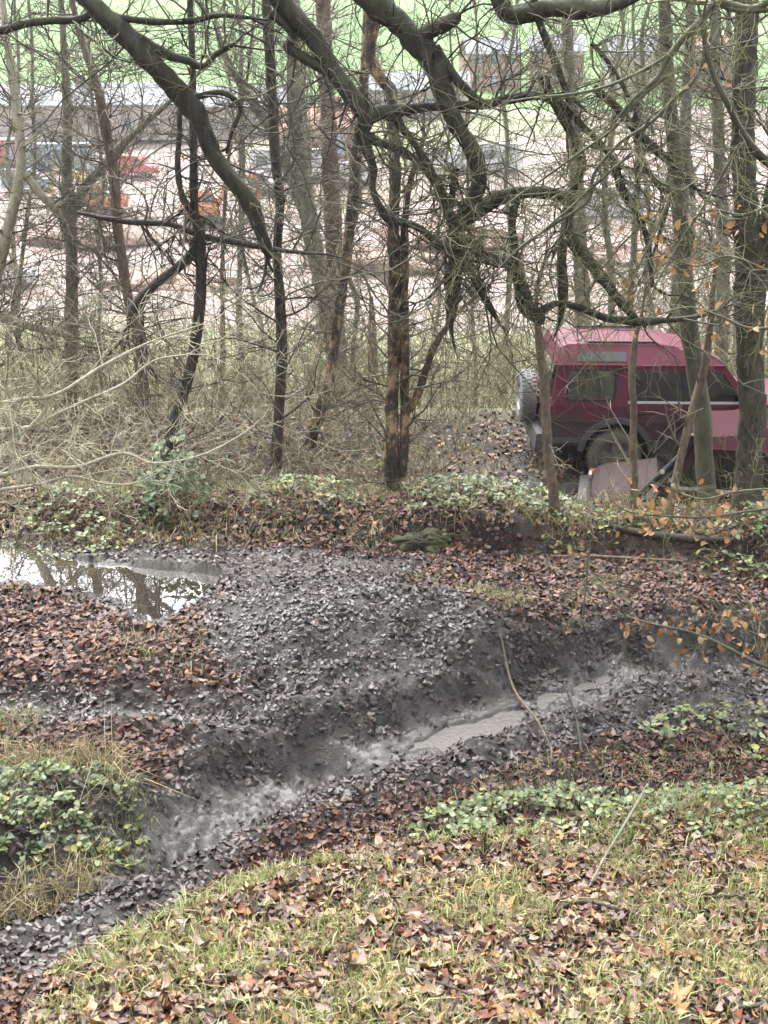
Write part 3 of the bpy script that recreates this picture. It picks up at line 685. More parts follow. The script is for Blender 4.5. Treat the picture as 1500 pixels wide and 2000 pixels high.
tree('flaking_tree', 'half-dead tree with orange flaking bark beside a dark companion stem', M['flake'],
 [[(775,1005,34),(768,950,40),(765,900,36),(765,830,30),(769,700,27),(770,560,28),(768,440,28),(770,330,27),(768,240,28),(764,180,28),(742,150,30),(724,110,28),(728,50,28),(730,-20,26)],
  [(783,930,26),(790,850,22),(791,740,20),(790,600,20),(790,470,19),(796,380,16),(812,320,14),(830,260,12)],
  [(784,815,18),(806,790,18),(822,755,18),(832,720,17),(850,675,16),(872,640,14),(905,600,10),(960,560,6)]], 15.9, twigs=6,
 tw=dict(L=(.4, 1.5), lv=2, col=(.10, .085, .06), cmix=(.2, .19, .13)), grow=[(0, 5)], colour=(.08, .065, .05), lump=.35)
tree('leaning_birch', 'pale mottled tree leaning right, in front of the reddish trunk', M['flake'],
 [[(598,890,24),(612,845,26),(632,780,24),(650,700,24),(662,600,24),(672,540,24),(684,440,24),(690,380,26),(698,300,28),(706,230,26),(712,140,22),(716,40,18)]], 19.5, twigs=6,
 tw=dict(L=(.4, 1.4), lv=2, col=(.12, .10, .08)), grow=[(0, 5)], colour=(.09, .08, .06))
tree('smooth_beech', 'smooth olive-grey beech trunk standing before the second car', M['beech'],
 [[(1378,1030,52),(1380,970,42),(1376,900,42),(1370,800,42),(1358,720,42),(1346,640,42),(1338,540,38),(1328,420,36),(1318,300,34),(1306,180,32),(1300,60,30),(1296,-30,28)]], 14.9, twigs=2.2,
 tw=dict(L=(.4, 1.3), lv=2, col=(.10, .095, .06), t0=.4), grow=[(0, 5)], colour=(.09, .09, .06), lump=.08)
tree('ivy_tree', 'thick dark fissured trunk at the right edge with ivy on it', M['ivy_bark'],
 [[(1440,1062,86),(1452,1000,68),(1462,920,62),(1468,800,60),(1466,680,62),(1462,560,62),(1458,420,58),(1452,280,56),(1455,140,52),(1460,20,50),(1462,-40,48)],
  [(1468,660,44),(1480,560,40),(1498,440,36),(1520,300,30)]], 14.4, twigs=8,
 tw=dict(L=(.4, 1.4), lv=2, col=(.06, .055, .04), t0=.3), grow=[(0, 5)], colour=(.05, .048, .036), lump=.3, sides=16)
tree('dead_sapling', 'thin crooked brown trunk crossing the spare wheel end of the red car', M['sap'],
 [[(1084,1012,28),(1080,960,24),(1072,900,22),(1068,840,22),(1064,780,23),(1062,740,22),(1056,690,20),(1051,640,17),(1048,615,12)]], 14.7, twigs=2.5,
 tw=dict(L=(.3, .9), lv=1, col=(.2, .17, .12), t0=.3), colour=(.12, .09, .07))
tree('pale_sapling', 'straight pale brown sapling crossing the side windows of the red car', M['sap'],
 [[(1240,1005,20),(1238,940,18),(1236,860,17),(1238,800,16),(1234,740,17),(1238,690,16),(1242,655,12),(1252,620,8),(1262,560,5)]], 14.8, twigs=3,
 tw=dict(L=(.3, .8), lv=1, col=(.24, .20, .14)), colour=(.2, .16, .11))
tree('bent_sapling', 'mottled bent sapling leaning across the beech trunk', M['sap'],
 [[(1300,1030,24),(1310,985,20),(1322,930,18),(1338,860,18),(1350,810,20),(1366,760,20),(1378,710,18),(1386,650,16),(1392,580,13),(1400,500,9)]], 14.3, twigs=3,
 tw=dict(L=(.3, .9), lv=1, col=(.16, .14, .10), t0=.3), colour=(.12, .10, .08))
# further back, greyer
tree('grey_trunk_tree', 'grey tree with a raised mossy side limb at the left', M['grey'],
 [[(135,890,36),(138,760,32),(140,620,30),(140,500,30),(135,430,34),(130,330,24),(132,230,22),(128,140,18),(120,20,15)],
  [(140,430,26),(162,370,24),(200,328,24),(240,282,18),(290,235,14),(340,190,9)]], 23, twigs=15,
 tw=dict(L=(.6, 2.0), lv=2, cmix=(.32, .30, .22)), grow=[(0, 5)], colour=(.15, .14, .11), amp=.5)
tree('ruddy_pole', 'thin reddish grey leaning pole tree behind the twisted tree', M['red'],
 [[(290,880,28),(278,760,26),(268,650,24),(250,580,24),(240,520,24),(228,420,24),(222,340,24),(206,250,24),(190,170,20),(160,80,16),(140,0,13)]], 21.5, twigs=15,
 tw=dict(L=(.6, 1.8), lv=2, cmix=(.22, .2, .15)), grow=[(0, 5)], colour=(.13, .11, .09), amp=.5)
tree('forked_grey_tree', 'grey-green forked tree bending towards the tall reddish trunk', M['grey'],
 [[(668,800,44),(655,700,42),(640,600,42),(622,520,42),(605,440,40),(590,340,38),(578,240,36),(575,120,34),(572,0,30)],
  [(612,470,30),(590,400,28),(560,330,24),(520,240,22),(480,180,20),(440,110,16),(420,40,12)]], 25.5, twigs=13,
 tw=dict(L=(.6, 2.2), lv=2, cmix=(.33, .31, .23)), grow=[(0, 6)], colour=(.17, .165, .13), amp=.6)
tree('tall_reddish_tree', 'tall straight trunk with reddish brown bark in the middle distance', M['red'],
 [[(668,790,46),(660,700,42),(654,560,40),(650,430,40),(644,300,38),(638,180,38),(632,60,36),(630,-20,34)]], 27, twigs=12,
 tw=dict(L=(.6, 2.2), lv=2, cmix=(.24, .2, .16)), grow=[(0, 7)], colour=(.17, .13, .105), amp=.6)
tree('brown_stump_tree', 'rotting brown stem standing between the leaning birch and flaking tree', M['red'],
 [[(735,900,30),(732,800,28),(728,700,24),(727,640,18),(725,580,8)]], 23, twigs=3, tw=dict(L=(.4, 1.2), lv=1), colour=(.16, .12, .09))
tree('pale_far_tree', 'pale grey trunk in the thicket just above the red car roof', M['grey'],
 [[(1135,700,40),(1138,600,36),(1132,480,36),(1126,360,34),(1120,240,30),(1110,100,26),(1105,0,22)]], 27, twigs=13,
 tw=dict(L=(.6, 2.0), lv=2, cmix=(.33, .31, .23)), grow=[(0, 6)], colour=(.19, .18, .14), amp=.5)
tree('silvery_far_tree', 'silvery straight trunk standing beyond the smooth beech', M['grey'],
 [[(1318,700,34),(1322,600,30),(1330,460,30),(1336,320,28),(1342,180,26),(1350,40,22)]], 24, twigs=15,
 tw=dict(L=(.6, 1.8), lv=2, cmix=(.33, .31, .23)), grow=[(0, 6)], colour=(.17, .165, .13), amp=.5)
tree('mossy_far_tree', 'grey trunk seen between the smooth beech and ivy trunk', M['grey'],
 [[(1408,760,34),(1410,650,30),(1412,500,30),(1406,340,28),(1400,180,26),(1395,20,22)]], 22.5, twigs=15,
 tw=dict(L=(.6, 1.8), lv=2, cmix=(.22, .22, .14)), grow=[(0, 6)], colour=(.13, .125, .10), amp=.5)
tree('left_edge_tree', 'grey leaning tree at the far left above the puddle', M['pale'],
 [[(-40,900,34),(-30,760,30),(-20,600,28),(10,470,26),(40,330,24),(30,200,20),(10,60,16)],
  [(-60,590,24),(10,620,22),(70,640,20),(130,655,17),(160,680,10)],
  [(40,330,20),(80,380,18),(120,425,14),(140,470,8)]], 22, twigs=15,
 tw=dict(L=(.6, 1.8), lv=2, cmix=(.32, .30, .22)), grow=[(0, 5)], colour=(.13, .12, .09), amp=.4)

# thin poles standing in the thicket
for (u, vb, top, Y, wd, lean, mt, lb) in [
   (55,860,-30,26,11,20,'grey','thin grey pole left of the grey mossy-limbed tree'), (195,850,60,28,10,-35,'grey','thin leaning pole between the grey tree and the ruddy pole'),
   (430,850,-30,26,10,40,'red','thin brownish pole right of the twisted tree'), (470,820,-30,32,14,-70,'grey','pale leaning pole just left of the slender dark tree'),
   (505,840,120,28,9,-30,'grey','short thin pole touching the slender dark tree'), (590,850,200,31,12,30,'red','short reddish pole left of the forked grey tree'),
   (705,850,330,24,13,-20,'grey','short dead pole right of the leaning birch foot'), (845,800,-30,28,8,55,'grey','thin wavering pole right of the flaking tree'),
   (930,790,150,27,9,-40,'red','thin brown pole left of the red car'), (985,760,-30,32,13,25,'grey','pale pole standing behind the spare wheel'),
   (1185,690,-30,30,15,-30,'grey','grey pole rising behind the red car roof, near its alpine window'), (1222,690,-30,25,15,45,'grey','grey leaning pole rising behind the pale sapling'),
   (1272,700,40,33,13,-25,'grey','short grey pole behind the red car front door'), (1366,700,-30,31,16,30,'grey','grey pole between smooth beech and mossy far tree'),
   (1440,700,-30,28,18,-30,'grey','grey pole just left of the ivy trunk'), (1495,700,-30,24,18,-20,'grey','grey pole at the right edge beside the ivy trunk'),
   (10,850,100,29,12,45,'grey','thin pole at the left edge beside the leaning tree'),
   (1650,700,-30,23,24,-20,'grey','grey pole beyond the right edge of the view'), (1820,720,-30,21,26,30,'red','reddish pole well beyond the right edge of the view'), (-190,830,-30,24,20,20,'grey','grey pole beyond the left edge of the view')]:
    L = []; wob = 0
    for j, t in enumerate(np.linspace(0, 1, 9)):
        wob += NPR.normal(0, 9); L.append((u + lean*t + wob, vb + (top-vb)*t, wd*(1.2-.6*t)))
    tree('thicket_pole', lb, M[mt], [L], Y, twigs=7, tw=dict(L=(.5, 1.9), lv=1, cmix=(.26, .25, .18), sub=(3, 6)),
         grow=[(0, 3)], colour=(.18, .17, .13), amp=.5, group='thin poles in the thicket', sides=7)

# ------------------------------------------------------------------ thicket of bare brushwood on the slope beyond (nobody could count it)
TB = Tubes()
N = 5950
yy = 17.0 + 28*NPR.random(N)**1.25; xx = (NPR.random(N)-.5)*2*(.33*yy+2.2)
keep = ~((xx > 1.35) & (yy < 20.8)) & ((yy > 18.6) | (NPR.random(N) < .6))
xx, yy = xx[keep], yy[keep]; zz = Hq(xx, yy)
cl = fbm(xx*.35, yy*.35, 3)
for x, y, z, c_ in zip(xx, yy, zz, cl):
    hgt = NPR.uniform(.8, 3.0)*(1+.8*c_)*(1 if y > 21 else (.5 if y > 19 else .32)); d = np.array([NPR.normal(0, .35), NPR.normal(0, .3), 1])
    t = NPR.random(); c = np.array((.38, .365, .22))*(1-t)+np.array((.33, .26, .18))*t; c = c*NPR.uniform(.55, 1.5)
    P = wig((x, y, z-.05), d, hgt, 7, .16, -.03); r0 = NPR.uniform(.005, .013)
    TB.add(P, np.linspace(r0, .003, 7), c, 3)
    for q in range(NPR.integers(3, 7)):
        i = NPR.integers(1, 6); TB.add(wig(P[i], NPR.normal(0, 1, 3)*(1, 1, .5)+np.array([0, 0, .45]), hgt*NPR.uniform(.2, .55), 4, .2, -.03), np.linspace(r0*.6, .002, 4), c*NPR.uniform(.8, 1.2), 3)
o = link('undergrowth', TB.mesh('undergrowth'), M['twig']); tag(o, 'pale tangled thicket of bare stems on the slope beyond', kind='stuff')

# ------------------------------------------------------------------ pale bare branches reaching in at the left
def pale_extra(Tt, Tc, spines):
    foot = np.array([-4.9, 9.4, Hq(-4.9, 9.4)[0]-.1]); tr = wig(foot, (0, 0, 1), 8, 24, .04); Tt.add(tr, np.linspace(.16, .04, 24), (.2, .19, .15), 10, .15)
    for S, r in spines:
        i = int(np.argmin(np.abs(tr[:, 2]-S[0][2]+.2))); c = spline([tr[i], (tr[i]+S[0])/2+np.array([0, 0, .08]), S[0]], .1); Tt.add(c, np.linspace(r[0]*1.6, r[0], len(c)), (.2, .19, .15), 6)
tree('hazel_tree', 'bare pale branches sweeping in from the left above the puddle', M['pale'],
 [[(-60,925,11),(0,928,11),(70,912,10),(150,912,9),(240,885,8),(300,905,6),(390,890,5),(470,850,4),(520,810,2)],
  [(-60,800,9),(40,780,9),(110,770,8),(200,715,7),(270,678,5),(330,655,4),(420,625,2)],
  [(-60,880,9),(20,855,9),(90,820,8),(150,790,7),(240,750,6),(300,705,5),(380,690,3)],
  [(-60,965,9),(10,955,8),(80,945,7),(140,930,6),(210,945,5),(270,942,4),(340,905,2)],
  [(-60,870,14),(10,850,13),(38,818,12),(25,790,10),(5,740,8)],
  [(60,835,11),(85,805,10),(90,785,9),(70,750,7)]], 9.6, twigs=9,
 tw=dict(L=(.2, .75), lv=2, col=(.46, .42, .28), cmix=(.52, .50, .38), rmax=.006, sub=(3, 6)), colour=(.30, .28, .20), extra=pale_extra, root_ext=False, amp=.5, sides=6, lump=.05)

# ------------------------------------------------------------------ beech off to the right: mossy twigs above, copper leaves below
GRN = (.17, .18, .07)
def beech_extra(Tt, Tc, spines):
    foot = np.array([4.5, 9.6, Hq(4.5, 9.6)[0]-.1]); tr = wig(foot, (0, 0, 1), 8, 24, .03); Tt.add(tr, np.linspace(.2, .05, 24), (.12, .12, .08), 12, .1)
    for S, r in spines[:10]:
        i = int(np.argmin(np.abs(tr[:, 2]-S[0][2]+.3))); c = spline([tr[i], (tr[i]+S[0])/2+np.array([0, 0, .1]), S[0]], .1); Tt.add(c, np.linspace(r[0]*1.8, r[0], len(c)), (.12, .12, .08), 6)
bl = [
 [(1560,-60,22),(1480,15,18),(1400,5,20),(1370,40,20),(1330,80,17),(1300,120,14),(1285,150,11),(1240,190,8),(1200,240,5)],
 [(1600,30,14),(1530,20,12),(1440,20,13),(1390,0,12)],
 [(1620,310,12),(1540,330,12),(1490,305,14),(1445,250,15),(1420,200,14),(1395,150,12),(1378,90,10),(1370,30,9)],
 [(1600,560,8),(1530,540,8),(1480,520,7),(1420,500,6),(1360,520,5),(1290,500,4),(1220,530,2)],
 [(1600,985,7),(1530,990,7),(1450,1000,6.5),(1380,1010,6),(1300,1008,5),(1230,1000,4),(1190,975,2.5)],
 [(1600,960,6),(1520,955,6),(1440,960,5),(1370,975,5),(1310,955,4),(1270,940,3)],
 [(1600,1320,11),(1540,1312,10),(1490,1300,9),(1440,1275,8),(1390,1250,7),(1340,1232,6),(1280,1220,5),(1210,1200,3)],
 [(1620,1200,6),(1540,1230,6),(1480,1240,5),(1430,1210,4),(1380,1195,3)],
 [(1600,420,8),(1520,400,8),(1450,420,7),(1390,410,6),(1330,440,4),(1280,450,2)],
 [(1610,640,8),(1530,640,8),(1460,640,7),(1400,615,6),(1340,600,4),(1270,620,3)],
 [(1370,30,10),(1320,95,9),(1250,140,8),(1180,170,7),(1110,185,7),(1050,190,5),(980,200,3)],
 [(1300,150,9),(1240,200,8),(1200,250,7),(1130,300,6),(1060,350,5),(990,400,4),(930,470,2)],
 [(1380,90,9),(1360,150,9),(1310,200,9),(1270,240,8),(1210,280,8),(1160,340,8),(1150,390,8),(1080,440,7),(1020,480,6),(960,540,4),(900,610,2)],
 [(1265,235,8),(1240,290,8),(1180,345,7),(1120,400,6),(1050,460,4),(1000,500,2)],
 [(1240,270,8),(1248,300,8),(1280,350,8),(1310,372,7),(1290,430,6),(1262,490,5),(1230,560,4)],
 [(1440,290,8),(1400,360,7),(1370,410,6),(1330,470,5),(1290,540,4),(1260,600,2)],
 [(1135,1222,3),(1145,1140,4),(1150,1080,4),(1160,1040,2)],
]
be, bsp = tree('beech_tree', 'beech with mossy green twigs and copper leaves reaching in from the right', M['beech'], bl, 10.2, twigs=8,
 tw=dict(L=(.2, .9), lv=2, col=GRN, cmix=(.23, .22, .13), rmax=.006, sub=(2, 5)), colour=(.13, .135, .06), extra=beech_extra, root_ext=False, amp=.6, sides=6, lump=.08)

# ------------------------------------------------------------------ off-road cars
M['tyre'] = plain('tyre_rubber', (.15, .135, .115), .85, 0, .4, 9, .3, .3)
M['spare_tyre'] = plain('dried_mud_tyre', (.22, .215, .22), .8, 0, .35, 9, .3, .3); M['pale_rim'] = plain('pale_rim', (.42, .42, .43), .5, .2, .3, 8)
M['silver'] = plain('window_trim', (.42, .41, .42), .4, .3, .2, 8)
M['rim'] = plain('muddy_rim', (.20, .18, .16), .55, .3, .4, 8)
M['trim'] = plain('black_trim', (.018, .018, .019), .55, 0, .3, 8, .3)
M['bumper'] = plain('grey_bumper', (.085, .08, .082), .65, 0, .35, 6, .25)
M['inner'] = plain('cabin_dark', (.035, .034, .036), .8, 0, .2, 5)
M['lamp'] = plain('lamp_plastic', (.55, .12, .08), .25, 0, .2, 4)
M['clear'] = plain('lamp_glass', (.5, .5, .52), .15, 0, .2, 4)
M['cream'] = plain('worn_label', (.6, .56, .45), .6)
def glass(name, tint, refl=.5):
    m, n, l, b = new_mat(name)
    g = n.new("ShaderNodeBsdfGlossy"); g.inputs["Roughness"].default_value = .04; g.inputs["Color"].default_value = (.95, .98, .97, 1)
    t = n.new("ShaderNodeBsdfTransparent"); t.inputs[0].default_value = (*tint, 1)
    d = n.new("ShaderNodeBsdfDiffuse"); d.inputs[0].default_value = (.16, .155, .145, 1)
    f = noise_tex(n, l, 14, 6, rough=.75); dirt = ramp(n, l, f, [(.45, (.01, .01, .01)), (.8, (.12, .12, .12))])
    lw = n.new("ShaderNodeFresnel"); lw.inputs[0].default_value = 1.5
    fac = mathn(n, l, 'MULTIPLY_ADD', lw.outputs[0], 1.2); fac.node.inputs[2].default_value = refl*.25; fac.node.use_clamp = True
    a = n.new("ShaderNodeMixShader"); l.new(fac, a.inputs[0]); l.new(t.outputs[0], a.inputs[1]); l.new(g.outputs[0], a.inputs[2])
    c = n.new("ShaderNodeMixShader"); l.new(dirt, c.inputs[0]); l.new(a.outputs[0], c.inputs[1]); l.new(d.outputs[0], c.inputs[2])
    l.new(c.outputs[0], n["Material Output"].inputs[0]); return m
M['glass'] = glass('car_glass', (.35, .40, .38))
M['glass_dark'] = glass('tinted_glass', (.07, .08, .08), .25)
def paint(name, c, dirt_h, dirt=(.062, .050, .050), spec=.22, r0=.4):
    m, n, l, b = new_mat(name)
    tc = n.new("ShaderNodeTexCoord"); sx = n.new("ShaderNodeSeparateXYZ"); l.new(tc.outputs["Object"], sx.inputs[0])
    f = noise_tex(n, l, 5, 7, rough=.7); f2 = noise_tex(n, l, 26, 4)
    zz = mathn(n, l, 'ADD', sx.outputs[2], mathn(n, l, 'MULTIPLY', mathn(n, l, 'SUBTRACT', f, .5), .55))
    fac = ramp(n, l, mathn(n, l, 'MULTIPLY', zz, .5), [(dirt_h*.5-.06, (.88, .88, .88)), (dirt_h*.5+.07, (.12, .12, .12))])
    spl = ramp(n, l, f2, [(.55, (0, 0, 0)), (.68, (.45, .45, .45))])
    fac = mathn(n, l, 'MAXIMUM', fac, spl)
    l.new(mixc(n, l, fac, c, dirt), b.inputs["Base Color"])
    l.new(mathn(n, l, 'MULTIPLY_ADD', fac, .5), b.inputs["Roughness"]); b.inputs["Roughness"].links[0].from_node.inputs[2].default_value = r0; b.inputs['Specular IOR Level'].default_value = spec
    b.inputs["Coat Weight"].default_value = 0; return m
def wheel(parent, name, x, y, z, side, axis='y', r=.375, tm='tyre', rmt='rim'):
    """tyre and rim about its own centre; side = +1 shows its face to +y"""
    e = bpy.data.objects.new(name, None); COL.objects.link(e); e.parent = parent; e.location = (x, y, z); e.empty_display_size = .1
    bm = bmesh.new(); k = side; h = .115
    lathe_y(bm, [(.205, -h*.75), (.25, -h), (r-.06, -h*1.04), (r-.012, -h*.86), (r, -h*.6), (r, h*.6), (r-.012, h*.86), (r-.06, h*1.04), (.25, h), (.205, h*.75)], 40)
    for i in range(36):                       # tread blocks
        a = 2*math.pi*i/36
        for yy in (-.075, 0, .075):
            a2 = a + (.09 if yy == 0 else 0); c, s = math.cos(a2), math.sin(a2)
            vs = box(bm, -.02, .02, yy-.026, yy+.026, r-.01, r+.012)
            for v in vs: X, Z = v.co.x, v.co.z; v.co.x = X*c + Z*s; v.co.z = -X*s + Z*c
    bm_obj('tyre', bm, M[tm], e)
    bm = bmesh.new()
    lathe_y(bm, [(.215, k*h*.95), (.20, k*h*.9), (.185, k*h*.45), (.07, k*h*.35), (.06, k*h*.62), (0.002, k*h*.62)], 30)
    for i in range(5):
        a = 2*math.pi*i/5; c, s = math.cos(a), math.sin(a)
        vs = box(bm, -.038, .038, min(k*h*.3, k*h*.72), max(k*h*.3, k*h*.72), .055, .2)
        for v in vs: X, Z = v.co.x, v.co.z; v.co.x = X*c + Z*s; v.co.z = -X*s + Z*c
    bm_obj('rim', bm, M[rmt], e)
    return e
def arch(cx, cz, r, a0, a1, n=10): return [(cx+r*math.cos(R(a)), cz+r*math.sin(R(a))) for a in np.linspace(a0, a1, n)]
def offroader(label, loc, rotz, roll, pitch, col, dirt_h, snorkel=False, spare=True, dn=0.0, bz=0.0):
    t = thing('off_road_car', label, 'car', loc, 0); t.rotation_euler = (roll, pitch, rotz)
    pm = paint('car_paint', col, dirt_h, spec=.22 if spare else .04, r0=.4 if spare else .75)
    HW = .885; ZW, ZG = 1.13, 1.68               # half width, waist and gutter height
    yt = lambda z: HW - max(0, z-ZW)*.20         # tumblehome
    AR = .47
    FX = 1.27-dn
    prof = [(-2.22, .56)] + [(-1.27-AR, .56)] + arch(-1.27, .42, AR, 163, 17) + [(-1.27+AR, .50), (-.78, .46), (FX-.51, .46)] + [(FX-AR, .50)] + arch(FX, .42, AR, 163, 17) + [(FX+AR, .56), (1.98-dn, .58), (2.03-dn, .78), (2.0-dn, .90-bz), (1.93-dn, .93-bz), (.66, 1.02-bz*.5), (.60, ZW), (-2.20, ZW), (-2.26, 1.05), (-2.28, .75)]
    bm = bmesh.new(); prism(bm, prof, -HW, HW); bm_obj('body', bm, pm, t, .03, 3)
    # inner tub so that the arches are closed and dark
    bm = bmesh.new(); box(bm, -2.1, 1.9-dn, -.62, .62, .44, .97-bz*1.3); box(bm, -2.0, .8, -.60, .60, .36, .46); bm_obj('chassis', bm, M['inner'], t)
    # bonnet
    bm = bmesh.new(); G = []; NXB, NYB = 10, 14
    for i in range(NXB+1):
        a = i/NXB; X = .57 + a*(1.985-dn-.57); row = []
        for j in range(NYB+1):
            q = j/NYB*2-1; Y = q*.845
            Z = (1.185-bz*.5)*(1-a) + (1.10-bz)*a + .028*(1-q*q) + .018*math.exp(-((abs(q)-.62)/.16)**2) - .075*max(0, (abs(q)-.86)/.14)**2 - .085*max(0, (a-.86)/.14)**2
            row.append(bm.verts.new((X, Y, Z)))
        G.append(row)
    for i in range(NXB):
        for j in range(NYB): bm.faces.new([G[i][j], G[i+1][j], G[i+1][j+1], G[i][j+1]])
    ring = [G[0][j] for j in range(NYB+1)] + [G[i][NYB] for i in range(1, NXB+1)] + [G[NXB][j] for j in range(NYB-1, -1, -1)] + [G[i][0] for i in range(NXB-1, 0, -1)]
    low = [bm.verts.new((v.co.x, v.co.y, v.co.z-.13)) for v in ring]
    for i in range(len(ring)): bm.faces.new([ring[i], ring[(i+1) % len(ring)], low[(i+1) % len(ring)], low[i]])
    bm_obj('bonnet', bm, pm, t)
    # roof: low front part, stepped rear part
    bm = bmesh.new()
    yr = lambda z: yt(ZG)+.004-max(0, z-ZG)*.9
    prism(bm, [(-2.12, ZG), (-2.14, ZG+.03), (-2.08, 1.885), (-1.95, 1.925), (-.62, 1.925), (-.48, 1.905), (-.34, 1.845), (-.20, 1.825), (.05, 1.80), (.17, 1.735), (.20, ZG)], lambda z: -yr(z), yr)
    roof = bm_obj('roof', bm, pm, t, .04, 4)
    for s in (-1, 1):                            # gutter, side glass, pillars
        bm = bmesh.new(); prism(bm, [(-2.15, ZG-.025), (.20, ZG-.025), (.21, ZG+.008), (-2.16, ZG+.008)], s*(yt(ZG)-.03), s*(yt(ZG)+.022)); bm_obj('gutter', bm, pm, t, .006, 1)
        yo_ = lambda z, s=s: s*yt(z); yi = lambda z, s=s: s*(yt(z)-.05)
        for nm, poly, mt in (('rear_pillar', [(-2.20, ZW), (-1.98, ZW), (-1.94, ZG-.03), (-2.12, ZG-.03)], pm),
                         ('middle_pillar', [(-1.34, ZW), (-1.14, ZW), (-1.09, ZG-.03), (-1.27, ZG-.03)], pm),
                         ('door_pillar', [(-.40, ZW), (-.29, ZW), (-.30, ZG-.03), (-.39, ZG-.03)], M['trim']),
                         ('front_pillar', [(.50, ZW), (.64, ZW), (.22, ZG-.02), (.13, ZG-.03)], pm),
                         ('door_sill', [(-1.14, ZW-.01), (.52, ZW-.01), (.50, ZW+.045), (-1.12, ZW+.045)], pm),
                         ('rear_sill', [(-1.98, ZW-.01), (-1.34, ZW-.01), (-1.335, ZW+.09), (-1.975, ZW+.09)], pm),
                         ('head_rail', [(-1.95, ZG-.075), (.16, ZG-.075), (.16, ZG-.02), (-1.95, ZG-.02)], pm)):
            bm = bmesh.new(); prism(bm, poly, yi, yo_); bm_obj(nm, bm, mt, t, .01, 2)
        yg = lambda z, s=s: s*(yt(z)-.022); yh = lambda z, s=s: s*(yt(z)-.028)
        for nm, poly, mt in (('rear_window', [(-1.985, ZW+.07), (-1.33, ZW+.07), (-1.27, ZG-.06), (-1.94, ZG-.06)], 'glass'),
                         ('door_window', [(-1.15, ZW+.03), (-.39, ZW+.03), (-.385, ZG-.06), (-1.10, ZG-.06)], 'glass_dark'),
                         ('door_window', [(-.30, ZW+.03), (.53, ZW+.03), (.14, ZG-.06), (-.305, ZG-.06)], 'glass_dark')):
            bm = bmesh.new(); prism(bm, poly, yh, yg); bm_obj(nm, bm, M[mt], t, smooth=False)
        # rubber round the rear quarter glass
        bm = bmesh.new()
        a, b, c_, d = (-1.985, ZW+.075), (-1.335, ZW+.075), (-1.28, ZG-.068), (-1.945, ZG-.068)
        for p, q in ((a, b), (b, c_), (c_, d), (d, a)):
            dx, dz = q[0]-p[0], q[1]-p[1]; L = math.hypot(dx, dz); nx_, nz_ = -dz/L*.014, dx/L*.014
            prism(bm, [(p[0]-nx_, p[1]-nz_), (q[0]-nx_, q[1]-nz_), (q[0]+nx_, q[1]+nz_), (p[0]+nx_, p[1]+nz_)], lambda z, s=s: s*(yt(z)-.02), lambda z, s=s: s*(yt(z)+.006))
        bm_obj('window_rubber', bm, M['trim'], t, smooth=False)
        bm = bmesh.new(); prism(bm, [(-1.14, ZW+.035), (.52, ZW+.035), (.50, ZW+.062), (-1.13, ZW+.062)], lambda z, s=s: s*(yt(z)-.02), lambda z, s=s: s*(yt(z)+.009)); bm_obj('waist_trim', bm, M['silver'], t, .004, 1)
        # alpine roof window
        bm = bmesh.new(); yq = lambda z, s=s: s*(yr(z)+.012); yp = lambda z, s=s: s*(yr(z)-.02)
        prism(bm, [(-1.88, ZG+.045), (-1.17, ZG+.045), (-1.16, 1.84), (-1.80, 1.84)], yp, yq); bm_obj('roof_window', bm, M['glass_dark'], roof, .008, 1)
        # rubbing strip, flares, sill, lamps, handles
        bm = bmesh.new(); prism(bm, [(-2.2, .885), (1.95-dn, .885), (1.95-dn, .925), (-2.2, .925)], s*(HW-.01), s*(HW+.014)); bm_obj('side_strip', bm, pm, t, .006, 1)
        bm = bmesh.new(); prism(bm, [(-2.22, .60), (-1.27-AR-.04, .60), (-1.27-AR-.04, .67), (-2.24, .67)], s*(HW-.01), s*(HW+.012)); prism(bm, [(-.76, .50), (FX-.51, .50), (FX-.51, .64), (-.76, .64)], s*(HW-.01), s*(HW+.012)); bm_obj('sill_cladding', bm, M['bumper'], t, .008, 1)
        for cx in (-1.27, FX):
            bm = bmesh.new(); o_ = arch(cx, .42, AR+.075, 172, 8, 18); i_ = arch(cx, .42, AR-.005, 8, 172, 18)
            prism(bm, o_+i_, s*(HW-.02), s*(HW+.05)); bm_obj('wheel_arch', bm, M['bumper'], t, .012, 2)
            bm = bmesh.new(); lathe_y(bm, [(AR-.01, s*.45), (AR-.01, s*(HW-.01))], 28, cx, .42); bm_obj('arch_liner', bm, M['inner'], t)
            wheel(t, 'wheel', cx, s*(HW-.10), .388, s)
        for x0 in (-1.05, -.22):
            bm = bmesh.new(); box(bm, x0, x0+.16, min(s*HW, s*(HW+.022)), max(s*HW, s*(HW+.022)), 1.0, 1.03); bm_obj('door_handle', bm, M['trim'], t, .006, 1)
        for x0 in (-1.13, -.345, .58):           # shut lines
            bm = bmesh.new(); box(bm, x0, x0+.014, min(s*(HW-.01), s*(HW+.003)), max(s*(HW-.01), s*(HW+.003)), .52, ZW-.02); bm_obj('door_gap', bm, M['inner'], t)
        bm = bmesh.new(); box(bm, .42, .50, min(s*(HW+.01), s*(HW+.2)), max(s*(HW+.01), s*(HW+.2)), 1.16, 1.32); bm_obj('mirror', bm, M['trim'], t, .02, 2)
        bm = bmesh.new(); box(bm, -2.30, -2.21, min(s*.68, s*.87), max(s*.68, s*.87), .98, 1.12); bm_obj('tail_lamp', bm, M['lamp'], t, .01, 1)
        bm = bmesh.new(); box(bm, 2.0-dn, 2.045-dn, min(s*.55, s*.76), max(s*.55, s*.76), .80-bz*.6, .99-bz*.8); bm_obj('headlight', bm, M['clear'], t, .012, 2)
        bm = bmesh.new(); box(bm, 1.93-dn, 2.03-dn, min(s*.77, s*.893), max(s*.77, s*.893), .80-bz*.6, .98-bz*.8); bm_obj('indicator', bm, M['lamp'], t, .012, 2)
